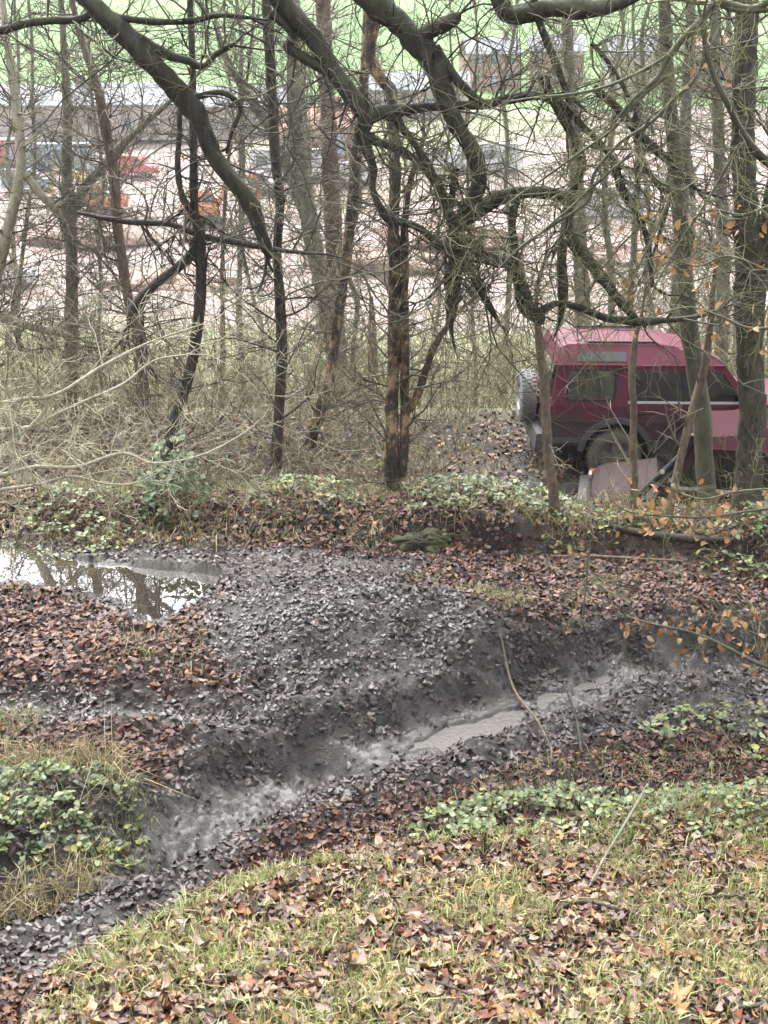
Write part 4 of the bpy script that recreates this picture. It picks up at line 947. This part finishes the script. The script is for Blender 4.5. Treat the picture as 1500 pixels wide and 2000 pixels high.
    # windscreen and tail glass, grille, bumpers, tail door, ladderless roof rails
    bm = bmesh.new(); vs = [bm.verts.new(p) for p in ((.60, -.78, ZW+.03), (.60, .78, ZW+.03), (.18, .66, ZG-.01), (.18, -.66, ZG-.01))]; bm.faces.new(vs); r_ = bmesh.ops.solidify(bm, geom=bm.faces[:], thickness=.008); bm_obj('windscreen', bm, M['glass'], t, smooth=False)
    bm = bmesh.new(); vs = [bm.verts.new(p) for p in ((-2.215, -.66, ZW+.06), (-2.215, .66, ZW+.06), (-2.14, .60, ZG+.02), (-2.14, -.60, ZG+.02))]; bm.faces.new(vs); bmesh.ops.solidify(bm, geom=bm.faces[:], thickness=.008); bm_obj('tail_window', bm, M['glass'], t, smooth=False)
    bm = bmesh.new(); prism(bm, [(-2.24, ZW-.02), (-2.19, ZW-.02), (-2.16, ZW+.07), (-2.21, ZW+.07)], -.80, .80); prism(bm, [(-2.15, ZG-.02), (-2.1, ZG-.02), (-2.1, ZG+.04), (-2.14, ZG+.04)], -.70, .70); bm_obj('tail_frame', bm, pm, t, .006, 1)
    bm = bmesh.new(); box(bm, 2.0-dn, 2.03-dn, -.52, .52, .80-bz*.6, 1.0-bz)
    for i in range(5): box(bm, 2.025-dn, 2.04-dn, -.51, .51, .815+i*.037-bz, .832+i*.037-bz)
    bm_obj('grille', bm, M['trim'], t)
    bm = bmesh.new(); prism(bm, [(1.98-dn, .56), (2.14-dn, .58), (2.16-dn, .74), (1.98-dn, .76)], -.88, .88); bm_obj('front_bumper', bm, M['bumper'], t, .03, 3)
    bm = bmesh.new(); prism(bm, [(-2.40, .50), (-2.20, .50), (-2.20, .72), (-2.38, .72)], -.88, .88); bm_obj('rear_bumper', bm, M['bumper'], t, .03, 3)
    for s in (-1, 1): bm = bmesh.new(); prism(bm, [(-1.7, 1.935), (-.7, 1.935), (-.74, 1.965), (-1.66, 1.965)], s*.52, s*.56); bm_obj('roof_rail', bm, M['trim'], roof, .008, 1)
    # seats and steering wheel behind the glass
    for x0 in (-.25, -1.05):
        for s in (-.38, .38):
            bm = bmesh.new(); prism(bm, [(x0-.12, 1.0), (x0+.05, 1.0), (x0-.08, 1.44), (x0-.2, 1.44)], s-.24, s+.24); prism(bm, [(x0-.17, 1.46), (x0-.09, 1.46), (x0-.1, 1.6), (x0-.18, 1.6)], s-.13, s+.13); bm_obj('car_seat', bm, M['inner'], t, .03, 2)
    if spare:
        w_ = wheel(t, 'spare_wheel', -2.42, .08, 1.02, 1, tm='spare_tyre', rmt='pale_rim'); w_.rotation_euler = (0, 0, R(90)); w_["label"] = 'spare wheel hung on the tail door'
        bm = bmesh.new(); box(bm, -2.36, -2.22, -.05, .2, .92, 1.12); bm_obj('wheel_bracket', bm, M['trim'], t)
    if snorkel:
        T = Tubes(); y_ = .90
        S = spline([(1.0, y_-.04, 1.0, .055), (.92, y_+.02, 1.02, .06), (.82, y_+.03, 1.09, .05), (.70, y_-.01, 1.22, .042), (.46, y_-.09, 1.47, .042), (.28, y_-.16, 1.66, .042), (.24, y_-.17, 1.74, .042)], .03)
        T.add(S[:, :3], S[:, 3], (.03, .03, .03), 12); o = link('air_intake', T.mesh('air_intake'), M['trim'], t); o["label"] = 'black raised air intake along the windscreen pillar'
        bm = bmesh.new(); box(bm, .16, .34, y_-.23, y_-.11, 1.72, 1.84); bm_obj('intake_head', bm, M['trim'], o, .02, 2)
        bm = bmesh.new(); box(bm, .55, .60, y_-.0, y_+.006, 1.36, 1.41); bm_obj('intake_label', bm, M['cream'], o)
    return t
# car one: facing right, its right side towards the camera
ax = atY(1193, 931, 17.95)
c1z = ax[2]-.10
car1 = offroader('maroon boxy off-road car with spare wheel on its tail, behind the thin trunks', (ax[0]+1.27, ax[1]+.9, c1z), R(1.5), R(1.0), R(.8), (.115, .017, .036), 1.0)
fr = atY(1166, 930, 15.9)
car2 = offroader('muddy mauve off-road car facing left with black air intake, behind the beech trunk', (fr[0]+1.47, 16.5, -.93), math.pi-R(10), 0, R(-1.0), (.050, .016, .023), 1.5, snorkel=True, spare=False, dn=.56, bz=.17)

# ------------------------------------------------------------------ leaf shapes
def beech_leaf(curl=.15, fold=.2, wd=.30):
    V = [(0, 0, 0), (.3, wd*.85, 0), (.68, wd*.8, 0), (1, 0, 0), (.68, -wd*.8, 0), (.3, -wd*.85, 0), (.33, 0, 0), (.68, 0, 0)]
    V = np.array([(x-.45, y, curl*((x-.45)**2)*3+fold*abs(y)) for x, y, _ in V])
    Tm = [(0, 6, 1), (0, 5, 6), (1, 6, 7), (1, 7, 2), (6, 5, 4), (6, 4, 7), (2, 7, 3), (7, 4, 3)]
    return V, np.array(Tm)
def lobed_leaf(seed, curl=.25):
    r_ = random.Random(seed); ang = []; rad = []
    lob = [(-150, .30), (-125, .62), (-100, .40), (-65, .82), (-40, .46), (-18, .55), (0, 1.0), (18, .55), (40, .46), (65, .82), (100, .40), (125, .62), (150, .30), (180, .16)]
    V = [(0, 0, 0)]
    for a, q in lob:
        q *= r_.uniform(.85, 1.12)*.58; V.append((q*math.cos(R(a)), q*math.sin(R(a)), curl*q*q*r_.uniform(-.5, 2.4)))
    n = len(V); Tm = [(0, i, i+1 if i+1 < n else 1) for i in range(1, n)]
    return np.array(V), np.array(Tm)
OVALS = [beech_leaf(c, f, w_) for c, f, w_ in ((.15, .2, .30), (-.2, .35, .33), (.4, .1, .28), (-.05, -.3, .34), (.6, .5, .3), (-.5, .2, .36))]
def small_leaf(curl, fold, wd=.31):
    V = np.array([(x-.45, y, curl*((x-.45)**2)*3+fold*abs(y)) for x, y in ((0, 0), (.3, wd), (.7, wd*.9), (1, 0), (.7, -wd*.9), (.3, -wd))]); return V, np.array([(0, 2, 1), (0, 3, 2), (0, 4, 3), (0, 5, 4)])
SMALL = [small_leaf(c, f) for c, f in ((.15, .25), (-.25, .35), (.4, -.2), (-.1, -.3), (.6, .5))]
LOBED = [lobed_leaf(s, c) for s, c in ((1, .4), (2, -.3), (3, .7), (4, .1), (5, 1.0))]
def rotmats(nrm, yaw, tilt):
    nrm = nrm + rng.normal(0, 1, nrm.shape)*tilt[:, None]; nrm /= np.linalg.norm(nrm, axis=1, keepdims=True)
    a = np.stack([np.cos(yaw), np.sin(yaw), np.zeros_like(yaw)], -1); a = a-nrm*np.sum(a*nrm, 1, keepdims=True); a /= np.linalg.norm(a, axis=1, keepdims=True)
    return np.stack([a, np.cross(nrm, a), nrm], -1)
def scatter(templates, pos, nrm, size, cols, tilt, name):
    Vs, Ts, Cs, base = [], [], [], 0; n = len(pos); pick = rng.integers(0, len(templates), n); yaw = rng.random(n)*2*np.pi
    Rm = rotmats(nrm, yaw, tilt)
    for k_, (tv, tt) in enumerate(templates):
        m = np.where(pick == k_)[0]
        if not len(m): continue
        v = np.einsum('nij,kj->nki', Rm[m], tv)*size[m][:, None, None]; v += rng.normal(0, .05, v.shape)*size[m][:, None, None]
        v += pos[m][:, None, :]
        Vs.append(v.reshape(-1, 3)); Cs.append(np.repeat(cols[m], len(tv), 0)); Ts.append((tt[None]+(base+np.arange(len(m))*len(tv))[:, None, None]).reshape(-1, 3)); base += len(m)*len(tv)
    return np_mesh(name, np.concatenate(Vs), tris=np.concatenate(Ts), cols=np.concatenate(Cs))
LEAFC = np.array([(.115, .060, .042), (.19, .115, .085), (.28, .19, .145), (.055, .034, .028), (.16, .055, .028), (.33, .24, .17), (.14, .10, .095), (.36, .20, .09), (.22, .15, .135)])
def leaf_cols(n, p=None):
    c = LEAFC[rng.choice(len(LEAFC), n, p=p)]; return c*rng.uniform(.6, 1.4, (n, 1))
def in_view_xy(n, y0, y1, pw=1.0):
    y = y0 + (y1-y0)*rng.random(n)**pw; x = (rng.random(n)*2-1)*(.315*y+1.75); k_ = (np.abs(x) < .315*y+.4) | (rng.random(n) < .62); return x[k_], y[k_]
def water_free(x, y):
    return (sd_poly(x, y, PUD) < -.03) & ((sd_poly(x, y, RPUD) < .02) | (rng.random(np.shape(x)) < .2))

# leaf litter of the middle ground
x, y = in_view_xy(124000, 4.3, 15.6, .9)
mud, wet, g, clay = masks(x, y); sf = sd_poly(x, y, FORE)
cover = np.clip(.90 - .18*mud - .85*wet - .28*clay - .35*g - .02*(sf > 0), .05, 1)*np.clip(.55+.9*np.clip(fbm(x*1.4+4, y*1.4, 3)+.5, 0, 1) + mud*1.6*fbm(x*4.5, y*4.5, 3), .06, 1.4)
ok = water_free(x, y) & (rng.random(len(x)) < cover)
x, y, mud, sf = x[ok], y[ok], mud[ok], sf[ok]
zq = Hq(x, y); zq = np.where(sd_poly(x, y, RPUD) > -.1, np.maximum(zq, RPUD_Z), zq); pos = np.stack([x, y, zq+.008], -1); nr = Hn(x, y)
u_, v_ = to_px(pos)
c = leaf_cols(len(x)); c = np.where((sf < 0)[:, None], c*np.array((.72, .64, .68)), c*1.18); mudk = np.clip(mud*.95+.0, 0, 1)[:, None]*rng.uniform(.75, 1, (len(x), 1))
c = c*(1-mudk) + mudk*np.array((.024, .021, .021))*rng.uniform(.3, 2.4, (len(x), 1))
size = (.028+.06*rng.random(len(x))**1.3)*np.where(sf > 0, 1.2, 1.0)*(1-.15*mud)
lit = mud < .45
nearl = lit & (y < 9.6); farl = lit & (y >= 9.6)
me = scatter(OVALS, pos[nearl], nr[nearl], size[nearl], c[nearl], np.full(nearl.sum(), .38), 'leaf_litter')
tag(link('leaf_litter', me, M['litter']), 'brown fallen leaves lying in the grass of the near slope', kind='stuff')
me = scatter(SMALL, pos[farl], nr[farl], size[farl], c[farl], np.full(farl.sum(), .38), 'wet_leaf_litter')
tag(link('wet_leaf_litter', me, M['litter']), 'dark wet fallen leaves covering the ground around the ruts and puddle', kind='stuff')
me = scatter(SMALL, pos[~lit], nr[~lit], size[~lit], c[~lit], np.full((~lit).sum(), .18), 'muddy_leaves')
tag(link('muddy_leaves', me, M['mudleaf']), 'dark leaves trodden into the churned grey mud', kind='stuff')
# clods thrown up by the wheels
x, y = in_view_xy(38000, 5.0, 15.2, .9); mud, wet, g, clay = masks(x, y)
ok = water_free(x, y) & (rng.random(len(x)) < mud*.6*np.clip(.5+fbm(x*2.2+3, y*2.2, 3)*1.6, .1, 1)); x, y, wet = x[ok], y[ok], wet[ok]
CL = []
for i in range(5):
    r_ = np.random.default_rng(i+9); v = np.array([(1, 0, 0), (-1, 0, 0), (0, 1, 0), (0, -1, 0), (0, 0, .7), (0, 0, -.7), (.7, .7, .2), (-.7, .6, .3), (-.6, -.7, .2), (.6, -.7, .3)])*r_.uniform(.6, 1.3, (10, 1))
    CL.append((v, np.array([(0, 6, 4), (6, 2, 4), (2, 7, 4), (7, 1, 4), (1, 8, 4), (8, 3, 4), (3, 9, 4), (9, 0, 4)])))
sz = .009+.028*rng.random(len(x))**2.5; cc = np.array((.026, .023, .022))*rng.uniform(.4, 2.2, (len(x), 1)) + wet[:, None]*.035
me = scatter(CL, np.stack([x, y, Hq(x, y)], -1), Hn(x, y), sz, cc, np.full(len(x), .2), 'mud_clods')
for p_ in me.polygons: p_.use_smooth = True
tag(link('mud_clods', me, M['mudleaf']), 'small wet clods of churned mud', kind='stuff')
# beyond the bank
x, y = in_view_xy(14500, 14.4, 22, 1.2); pos = np.stack([x, y, Hq(x, y)+.02], -1)
me = scatter(SMALL, pos, Hn(x, y), rng.uniform(.05, .1, len(x)), leaf_cols(len(x)), np.full(len(x), .5), 'bank_leaves')
tag(link('bank_leaves', me, M['litter']), 'brown leaves lying along the bank behind the mud', kind='stuff')

# the large leaves lying nearest, each one its own
LM = []
PROTO = [(.16, .05, .03), (.27, .18, .15), (.42, .24, .10), (.10, .05, .04), (.33, .24, .20), (.22, .09, .05), (.46, .34, .20), (.19, .13, .13)]
for i in range(16):
    tv, tt = LOBED[i % 5] if i % 4 else OVALS[i % 6]
    tv = tv + np.random.default_rng(i).normal(0, .03, tv.shape)
    cc = np.array(PROTO[i % 8]); me = np_mesh('fallen_leaf', tv, tris=tt, cols=np.repeat([cc], len(tv), 0)*np.random.default_rng(i+50).uniform(.8, 1.15, (len(tv), 1)))
    me.materials.append(M['litter']); LM.append(me)
cnt = 0
while cnt < 300:
    y1 = 4.9 + 3.6*random.random()**1.2; x1 = random.uniform(-1, 1)*(.30*y1+.2)
    if sd_poly(np.array(x1), np.array(y1), FORE) < .05: continue
    me = LM[random.randrange(16)]; o = bpy.data.objects.new('fallen_leaf', me); COL.objects.link(o); o.parent = ground
    n_ = Hn(np.array([x1]), np.array([y1]))[0]; n_ = Vector(n_ + np.array([random.gauss(0, .28), random.gauss(0, .28), 0])).normalized()
    s = random.uniform(.075, .12) if random.random() < .75 else random.uniform(.12, .17)
    o.location = (x1, y1, Hq(x1, y1)[0]+.025); q = n_.to_track_quat('Z', 'Y'); q = q @ Vector((0, 0, 1)).rotation_difference(Vector((0, 0, 1)))
    o.rotation_mode = 'QUATERNION'; from mathutils import Quaternion
    o.rotation_quaternion = q @ Quaternion((0, 0, 1), random.uniform(0, 6.28)); o.scale = (s, s, s); cnt += 1

# ------------------------------------------------------------------ grass
def grass_obj(name, label, x, y, hgt, cols, lean=.6, wd=.0035):
    n = len(x); z = Hq(x, y); a = rng.random(n)*2*np.pi; la = rng.random(n)*2*np.pi; ln = np.abs(rng.normal(0, lean, n))
    base = np.stack([x, y, z-.005], -1); wv = np.stack([np.cos(a), np.sin(a), np.zeros(n)], -1)*(wd*rng.uniform(.6, 1.5, n))[:, None]
    dirh = np.stack([np.cos(la), np.sin(la), np.zeros(n)], -1)
    p1 = base + np.array([0, 0, 1])*(hgt*.55)[:, None] + dirh*(hgt*ln*.3)[:, None]
    p2 = base + np.array([0, 0, 1])*(hgt*np.clip(1-.45*ln, .15, 1))[:, None] + dirh*(hgt*ln)[:, None]
    V = np.stack([base-wv, base+wv, p1-wv*.8, p1+wv*.8, p2], 1).reshape(-1, 3)
    t = np.array([(0, 1, 3), (0, 3, 2), (2, 3, 4)]); T_ = (t[None]+(np.arange(n)*5)[:, None, None]).reshape(-1, 3)
    me = np_mesh(name, V, tris=T_, cols=np.repeat(cols, 5, 0)); return tag(link(name, me, M['grass']), label, kind='stuff')
GC = np.array([(.35, .39, .13), (.50, .48, .24), (.25, .32, .09), (.60, .55, .34), (.42, .46, .18)])
x, y = in_view_xy(270000, 4.3, 11.5, 1.0); sf = sd_poly(x, y, FORE)
dn = np.clip(fbm(x*2.6+9, y*2.6, 4)*2.0+.22, 0, .7)*sstep(-.02, .15, sf)*sstep(12, 8, y)
_, _, g, _ = masks(x, y); dn = np.maximum(.6*g*sstep(-.05, .1, sf), np.clip(dn*.75+.06*sstep(0, .1, sf), 0, 1))
ok = rng.random(len(x)) < dn; x, y = x[ok], y[ok]
grass_obj('grass', 'short pale grass growing through the fallen leaves', x, y, rng.uniform(.03, .13, len(x)), GC[rng.integers(0, 5, len(x))]*rng.uniform(.7, 1.2, (len(x), 1)), .8)
x, y = in_view_xy(78000, 8.0, 15.5); g = np.zeros(len(x))
for p in (GRASSP[0], GRASSP[2], TUS): g = np.maximum(g, sstep(-.05, .15, sd_poly(x, y, p)+.2*fbm(x*3, y*3, 2)))
g = np.maximum(g, .35*sstep(.12, .35, fbm(x*.9+31, y*.9, 3))*(masks(x, y)[0] < .3))
ok = (rng.random(len(x)) < g*.8) & water_free(x, y); x, y = x[ok], y[ok]
grass_obj('mound_grass', 'thin straw-coloured grass on the mound and the left tussock', x, y, rng.uniform(.05, .16, len(x)), GC[rng.integers(0, 5, len(x))]*rng.uniform(.6, 1.1, (len(x), 1)), 1.0, .003)
# hanging dry grass over the cut edge at lower left, and tufts on the bank
x = rng.uniform(-3.4, -1.9, 5000); y = rng.uniform(7.3, 8.9, 5000); s_ = sd_poly(x, y, TUS); ok = (s_ > -.02) & (s_ < .3) & (rng.random(5000) < .8); x, y = x[ok], y[ok]
grass_obj('dry_grass', 'long dry straw grass hanging over the cut rut edge', x, y, rng.uniform(.15, .34, len(x)), np.array([(.46, .38, .20)])*rng.uniform(.5, 1.3, (len(x), 1)), 1.3, .003)
x, y = in_view_xy(32000, 14.2, 19.5, 1.2); ok = rng.random(len(x)) < np.clip(fbm(x*.8, y*.8, 3)+.35, 0, 1); x, y = x[ok], y[ok]
gc = np.array([(.22, .27, .10), (.40, .36, .19), (.30, .20, .12), (.46, .44, .24)])
grass_obj('bank_grass', 'rough grass and dead bracken stalks along the bank', x, y, rng.uniform(.08, .32, len(x)), gc[rng.integers(0, 4, len(x))]*rng.uniform(.5, 1.2, (len(x), 1)), 1.0, .0045)

# ------------------------------------------------------------------ brambles: each patch is one plant with its own leaves
def leaflet_mesh(i, c):
    tv, tt = beech_leaf((-.25, .1, -.4, .2)[i % 4], (.25, -.1, .35, .15)[i % 4], .36)
    me = np_mesh('leaf', tv, tris=tt, cols=np.repeat([np.array(c)], len(tv), 0)); me.materials.append(M['leaf']); return me
GREENS = [(.14, .20, .07), (.20, .26, .11), (.09, .13, .06), (.30, .36, .19), (.16, .20, .13), (.30, .32, .10)]
BLM = [leaflet_mesh(i, tuple(np.array(GREENS[i % 6])*(.65+.07*i)) if i % 7 else (.34, .25, .12)) for i in range(14)]
def plant(name, label, cat, px_poly, zref, n, size, hgt, own=300, stems=60, stemcol=(.16, .13, .08), greens=GREENS, group=None):
    poly = W(px_poly, zref); P = np.array(poly); lo, hi = P.min(0), P.max(0); pts = []
    while len(pts) < n:
        x = rng.uniform(lo[0], hi[0]); y = rng.uniform(lo[1], hi[1])
        s = float(sd_poly(np.array(x), np.array(y), poly)) + .25*float(fbm(np.array(x*2.5), np.array(y*2.5), 2))
        if s > 0 and float(fbm(np.array(x*3.5+7), np.array(y*3.5), 2)) > -.28: pts.append((x, y, min(1, s/.3)))
    c0 = P.mean(0); base = np.array([c0[0], c0[1], Hq(c0[0], c0[1])[0]])
    o = thing(name, label, cat, tuple(base), 0, group)
    T = Tubes()
    for k in range(stems):
        x, y, _ = pts[rng.integers(len(pts))]; T.add(wig((x, y, Hq(x, y)[0]-.03), (rng.normal(0, 1), rng.normal(0, .6), .9), rng.uniform(.5, 1.6)*hgt*3, 8, .2, -.22), np.linspace(.005, .002, 8), np.array(stemcol)*rng.uniform(.6, 1.5), 4)
    tag(link('stem', T.mesh('stem', base), M['twig'], o), kind='stuff')
    pos = []
    for x, y, s in pts:                        # leaves in threes on a short stalk
        z = Hq(x, y)[0] + rng.uniform(.15, 1.0)*hgt*s + .03; a = rng.random()*6.28
        for da in (0, 2.0, -2.0): pos.append((x+.5*size*math.cos(a+da), y+.5*size*math.sin(a+da), z+rng.normal(0, .01), a+da))
    pos = np.array(pos); m = min(own, len(pos)); order = np.argsort(pos[:, 1]); first = order[:m] if len(pos) > m else np.arange(len(pos)); 
    sel = np.zeros(len(pos), bool); sel[first] = True
    for i in first:
        me = BLM[random.randrange(14)] if greens is GREENS else greens[random.randrange(len(greens))]
        q = bpy.data.objects.new('leaf', me); COL.objects.link(q); q.parent = o
        q.location = Vector(pos[i, :3]-base); q.rotation_euler = (random.gauss(.15, .35), random.gauss(0, .35), pos[i, 3]); s = size*random.uniform(.65, 1.25); q.scale = (s, s, s)
    rest = pos[~sel]
    if len(rest):
        gcol = np.array(GREENS)[rng.integers(0, 6, len(rest))]*rng.uniform(.7, 1.25, (len(rest), 1))
        me = scatter([beech_leaf(-.2, .25, .36), beech_leaf(.1, -.1, .36)], rest[:, :3]-base, np.tile([[0, -.15, 1.0]], (len(rest), 1)), size*rng.uniform(.65, 1.25, len(rest)), gcol, np.full(len(rest), .35), 'foliage')
        tag(link('foliage', me, M['leaf'], o), kind='stuff')
    return o
plant('bramble', 'green bramble patch on the tussock at the lower left', 'bramble', [(-120, 1500), (60, 1492), (230, 1505), (285, 1560), (240, 1620), (120, 1650), (-120, 1690)], .25, 330, .062, .13)
plant('bramble', 'broad green bramble patch below the rut at the right', 'bramble', [(790, 1590), (900, 1520), (1050, 1485), (1200, 1520), (1350, 1540), (1560, 1530), (1560, 1660), (1300, 1665), (1100, 1660), (900, 1645)], .22, 420, .055, .15, stems=110)
plant('bramble', 'small dark bramble sprig on the mud beside the copper beech twig', 'bramble', [(1230, 1400), (1330, 1370), (1490, 1360), (1500, 1440), (1400, 1460), (1300, 1450)], .15, 55, .07, .22, stems=20)
plant('bramble', 'long pale bramble bed in front of the two cars', 'bramble', [(800, 950), (950, 915), (1070, 920), (1120, 975), (1200, 1000), (1320, 1010), (1350, 1030), (1150, 1035), (900, 1030), (800, 1000)],   .3, 430, .07, .15, stems=130)
plant('bramble', 'bramble clump around the foot of the slender dark tree', 'bramble', [(470, 940), (560, 900), (680, 920), (720, 970), (620, 1000), (500, 990)], .3, 150, .075, .26, stems=70)
plant('bramble', 'low bramble on the bank just behind the puddle', 'bramble', [(20, 1000), (120, 960), (260, 970), (330, 1010), (200, 1040), (40, 1045)], .25, 140, .075, .18, stems=50)
plant('ivy', 'ivy patch round the foot of the thick right-hand trunk', 'ivy', [(1370, 1030), (1420, 1000), (1560, 1010), (1560, 1080), (1450, 1085), (1380, 1070)], .3, 90, .08, .3, stems=20)
HOL = [leaflet_mesh(i, (.045+.02*(i % 3), .095+.03*(i % 3), .04)) for i in range(6)]
plant('holly_bush', 'dark glossy green bush at the foot of the twisted tree', 'bush', [(270, 960), (300, 930), (380, 930), (410, 965), (390, 995), (320, 1000), (280, 990)], .3, 150, .10, .75, stems=40, greens=HOL)

# ------------------------------------------------------------------ copper leaves still on the beech
DLM = []
for i in range(8):
    tv, tt = OVALS[i % 6]; cc = [(.50, .24, .09), (.60, .36, .17), (.42, .16, .05), (.66, .45, .26)][i % 4]
    me = np_mesh('leaf', tv, tris=tt, cols=np.repeat([np.array(cc)], len(tv), 0)); me.materials.append(M['dryleaf']); DLM.append(me)
bb = np.array(be.location)
def hang(k_, n, t0=0., spread=.14):
    S, r = bsp[k_]
    uu, vv = to_px(S); vis = np.where(uu < 1530)[0]; a0 = vis[0] if len(vis) else 0
    for _ in range(n):
        i = random.randint(int(a0+(len(S)-1-a0)*t0), len(S)-1); p = S[i] + np.array([random.gauss(0, spread), random.gauss(0, spread), random.gauss(-.03, spread*.7)])
        o = bpy.data.objects.new('leaf', DLM[random.randrange(8)]); COL.objects.link(o); o.parent = be
        o.location = Vector(p-bb); o.rotation_euler = (random.uniform(-1.2, 1.2), random.uniform(.2, 1.6), random.uniform(0, 6.28)); s = random.uniform(.055, .095); o.scale = (s, s, s)
for a in ((4, 62), (5, 40), (6, 46), (7, 60), (3, 22), (8, 30), (9, 18), (2, 8), (16, 5)): hang(*a)

# ------------------------------------------------------------------ logs, sticks, roots
def stick(name, label, cat, pts, mat, z=.02, lump=.1, sides=6, lift=None, twg=0, col=(.08, .06, .05)):
    T = Tubes(); raw = []
    for i, (u, v, wd) in enumerate(pts):
        p = ground_at(u, v); h = (lift[i] if lift else 0); dd = p-CAM; p = np.array([p[0], p[1], Hq(p[0], p[1])[0]+z+h]); raw.append((*p, .5*wd/pxm(u, v, p[1])))
    S = spline(raw, .06); T.add(S[:, :3], np.maximum(S[:, 3], .002), col, sides, lump)
    if twg: sprout(T, S[:, :3], S[:, 3], twg, (.15, .4), 1, col, up=.2)
    o = link(name, T.mesh(name), mat); tag(o, label, cat); return o
MOSSM = bark('moss', (.02, .02, .012), (.07, .065, .04), (.10, .13, .03), 1.0, 12)
bm = bmesh.new(); bmesh.ops.create_icosphere(bm, subdivisions=5, radius=1)
mc = ground_at(870, 1072)
for q in bm.verts:
    c_ = np.array(q.co); x_ = c_[0]
    k_ = 1 + .9*float(fbm(np.array(x_*3.2+.7), np.array(c_[2]*1.5+c_[1]), 3)) + .35*float(fbm(np.array(x_*9), np.array(c_[2]*7+c_[1]*5), 3))
    q.co = Vector((x_*.62*(.9+.1*k_), c_[1]*.16*k_, c_[2]*.17*k_))
me = bpy.data.meshes.new('mossy_stump'); bm.to_mesh(me); bm.free()
for p_ in me.polygons: p_.use_smooth = True
o = link('mossy_stump', me, MOSSM); o.location = (mc[0], mc[1]+.1, Hq(mc[0], mc[1])[0]-.02); tag(o, 'lumpy green mossy old stump lying along the bank edge', 'stump')
stick('fallen_branch', 'dark branch lying on the bank under the beech', 'branch', [(1180, 1040, 10), (1260, 1050, 16), (1350, 1062, 16), (1430, 1075, 10)], M['dark'], .04, .2, 8)
stick('fallen_branch', 'pale thin branch lying at the foot of the clay bank', 'branch', [(1080, 1098, 3), (1160, 1092, 6), (1230, 1098, 6), (1330, 1104, 4)], M['sap'], .03, .15)
stick('fallen_twig', 'dark forked twig on the leaves at lower centre', 'twig', [(1055, 1800, 5), (1090, 1785, 8), (1140, 1775, 9), (1240, 1795, 6)], M['dark'], .035, twg=6)
stick('fallen_twig', 'long thin grey twig leaning across the grass below the brambles', 'twig', [(1150, 1745, 3), (1180, 1695, 5), (1215, 1650, 6), (1262, 1580, 6)], M['grey'], .03, lift=[0, .05, .1, .16])
stick('fallen_twig', 'curved brown twig by the right edge above the lower corner', 'twig', [(1360, 1768, 6), (1430, 1765, 6), (1500, 1745, 5)], M['dark'], .03, twg=2)
stick('fallen_twig', 'thick short stick at the right edge of the grass', 'twig', [(1440, 1812, 14), (1510, 1812, 14)], M['dark'], .02)
stick('fallen_twig', 'dark stick in the bottom right corner', 'twig', [(1440, 1990, 8), (1480, 1975, 10), (1530, 1955, 10)], M['dark'], .03)
stick('fallen_twig', 'dark broken twig near the bottom left mud', 'twig', [(430, 1975, 10), (520, 1968, 10), (600, 1965, 9), (640, 1940, 5)], M['dark'], .03, twg=3)
stick('fallen_twig', 'thin twig lying among leaves at the bottom centre', 'twig', [(800, 1920, 4), (850, 1932, 6), (920, 1955, 5)], M['dark'], .03)
stick('fallen_twig', 'thin bare twig leaning out over the brown rut water', 'twig', [(1080, 1480, 4), (1050, 1440, 5), (1000, 1378, 5), (975, 1290, 3)], M['sap'], .03, lift=[0, .08, .16, .24])
stick('fallen_twig', 'dark upright twig in the churned mud right of the rut water', 'twig', [(1135, 1480, 6), (1125, 1440, 6), (1105, 1405, 4)], M['dark'], .03, lift=[0, .1, .2])
# ------------------------------------------------------------------ damp winter air
bm = bmesh.new(); box(bm, -275, 275, -75, 415, float(GZ.min())-1.5, float(GZ.max())+6)
me = bpy.data.meshes.new('haze'); bm.to_mesh(me); bm.free()
hm = bpy.data.materials.new('damp_air'); hm.use_nodes = True; hn = hm.node_tree.nodes; hn.remove(hn["Principled BSDF"])
pv = hn.new("ShaderNodeVolumePrincipled"); pv.inputs["Color"].default_value = (.93, .95, .97, 1); pv.inputs["Density"].default_value = .0004; pv.inputs["Anisotropy"].default_value = 0.0
hm.node_tree.links.new(pv.outputs[0], hn["Material Output"].inputs["Volume"])
hz = link('haze', me, hm); tag(hz, 'thin damp haze between the wood and the far hillside', kind='stuff')
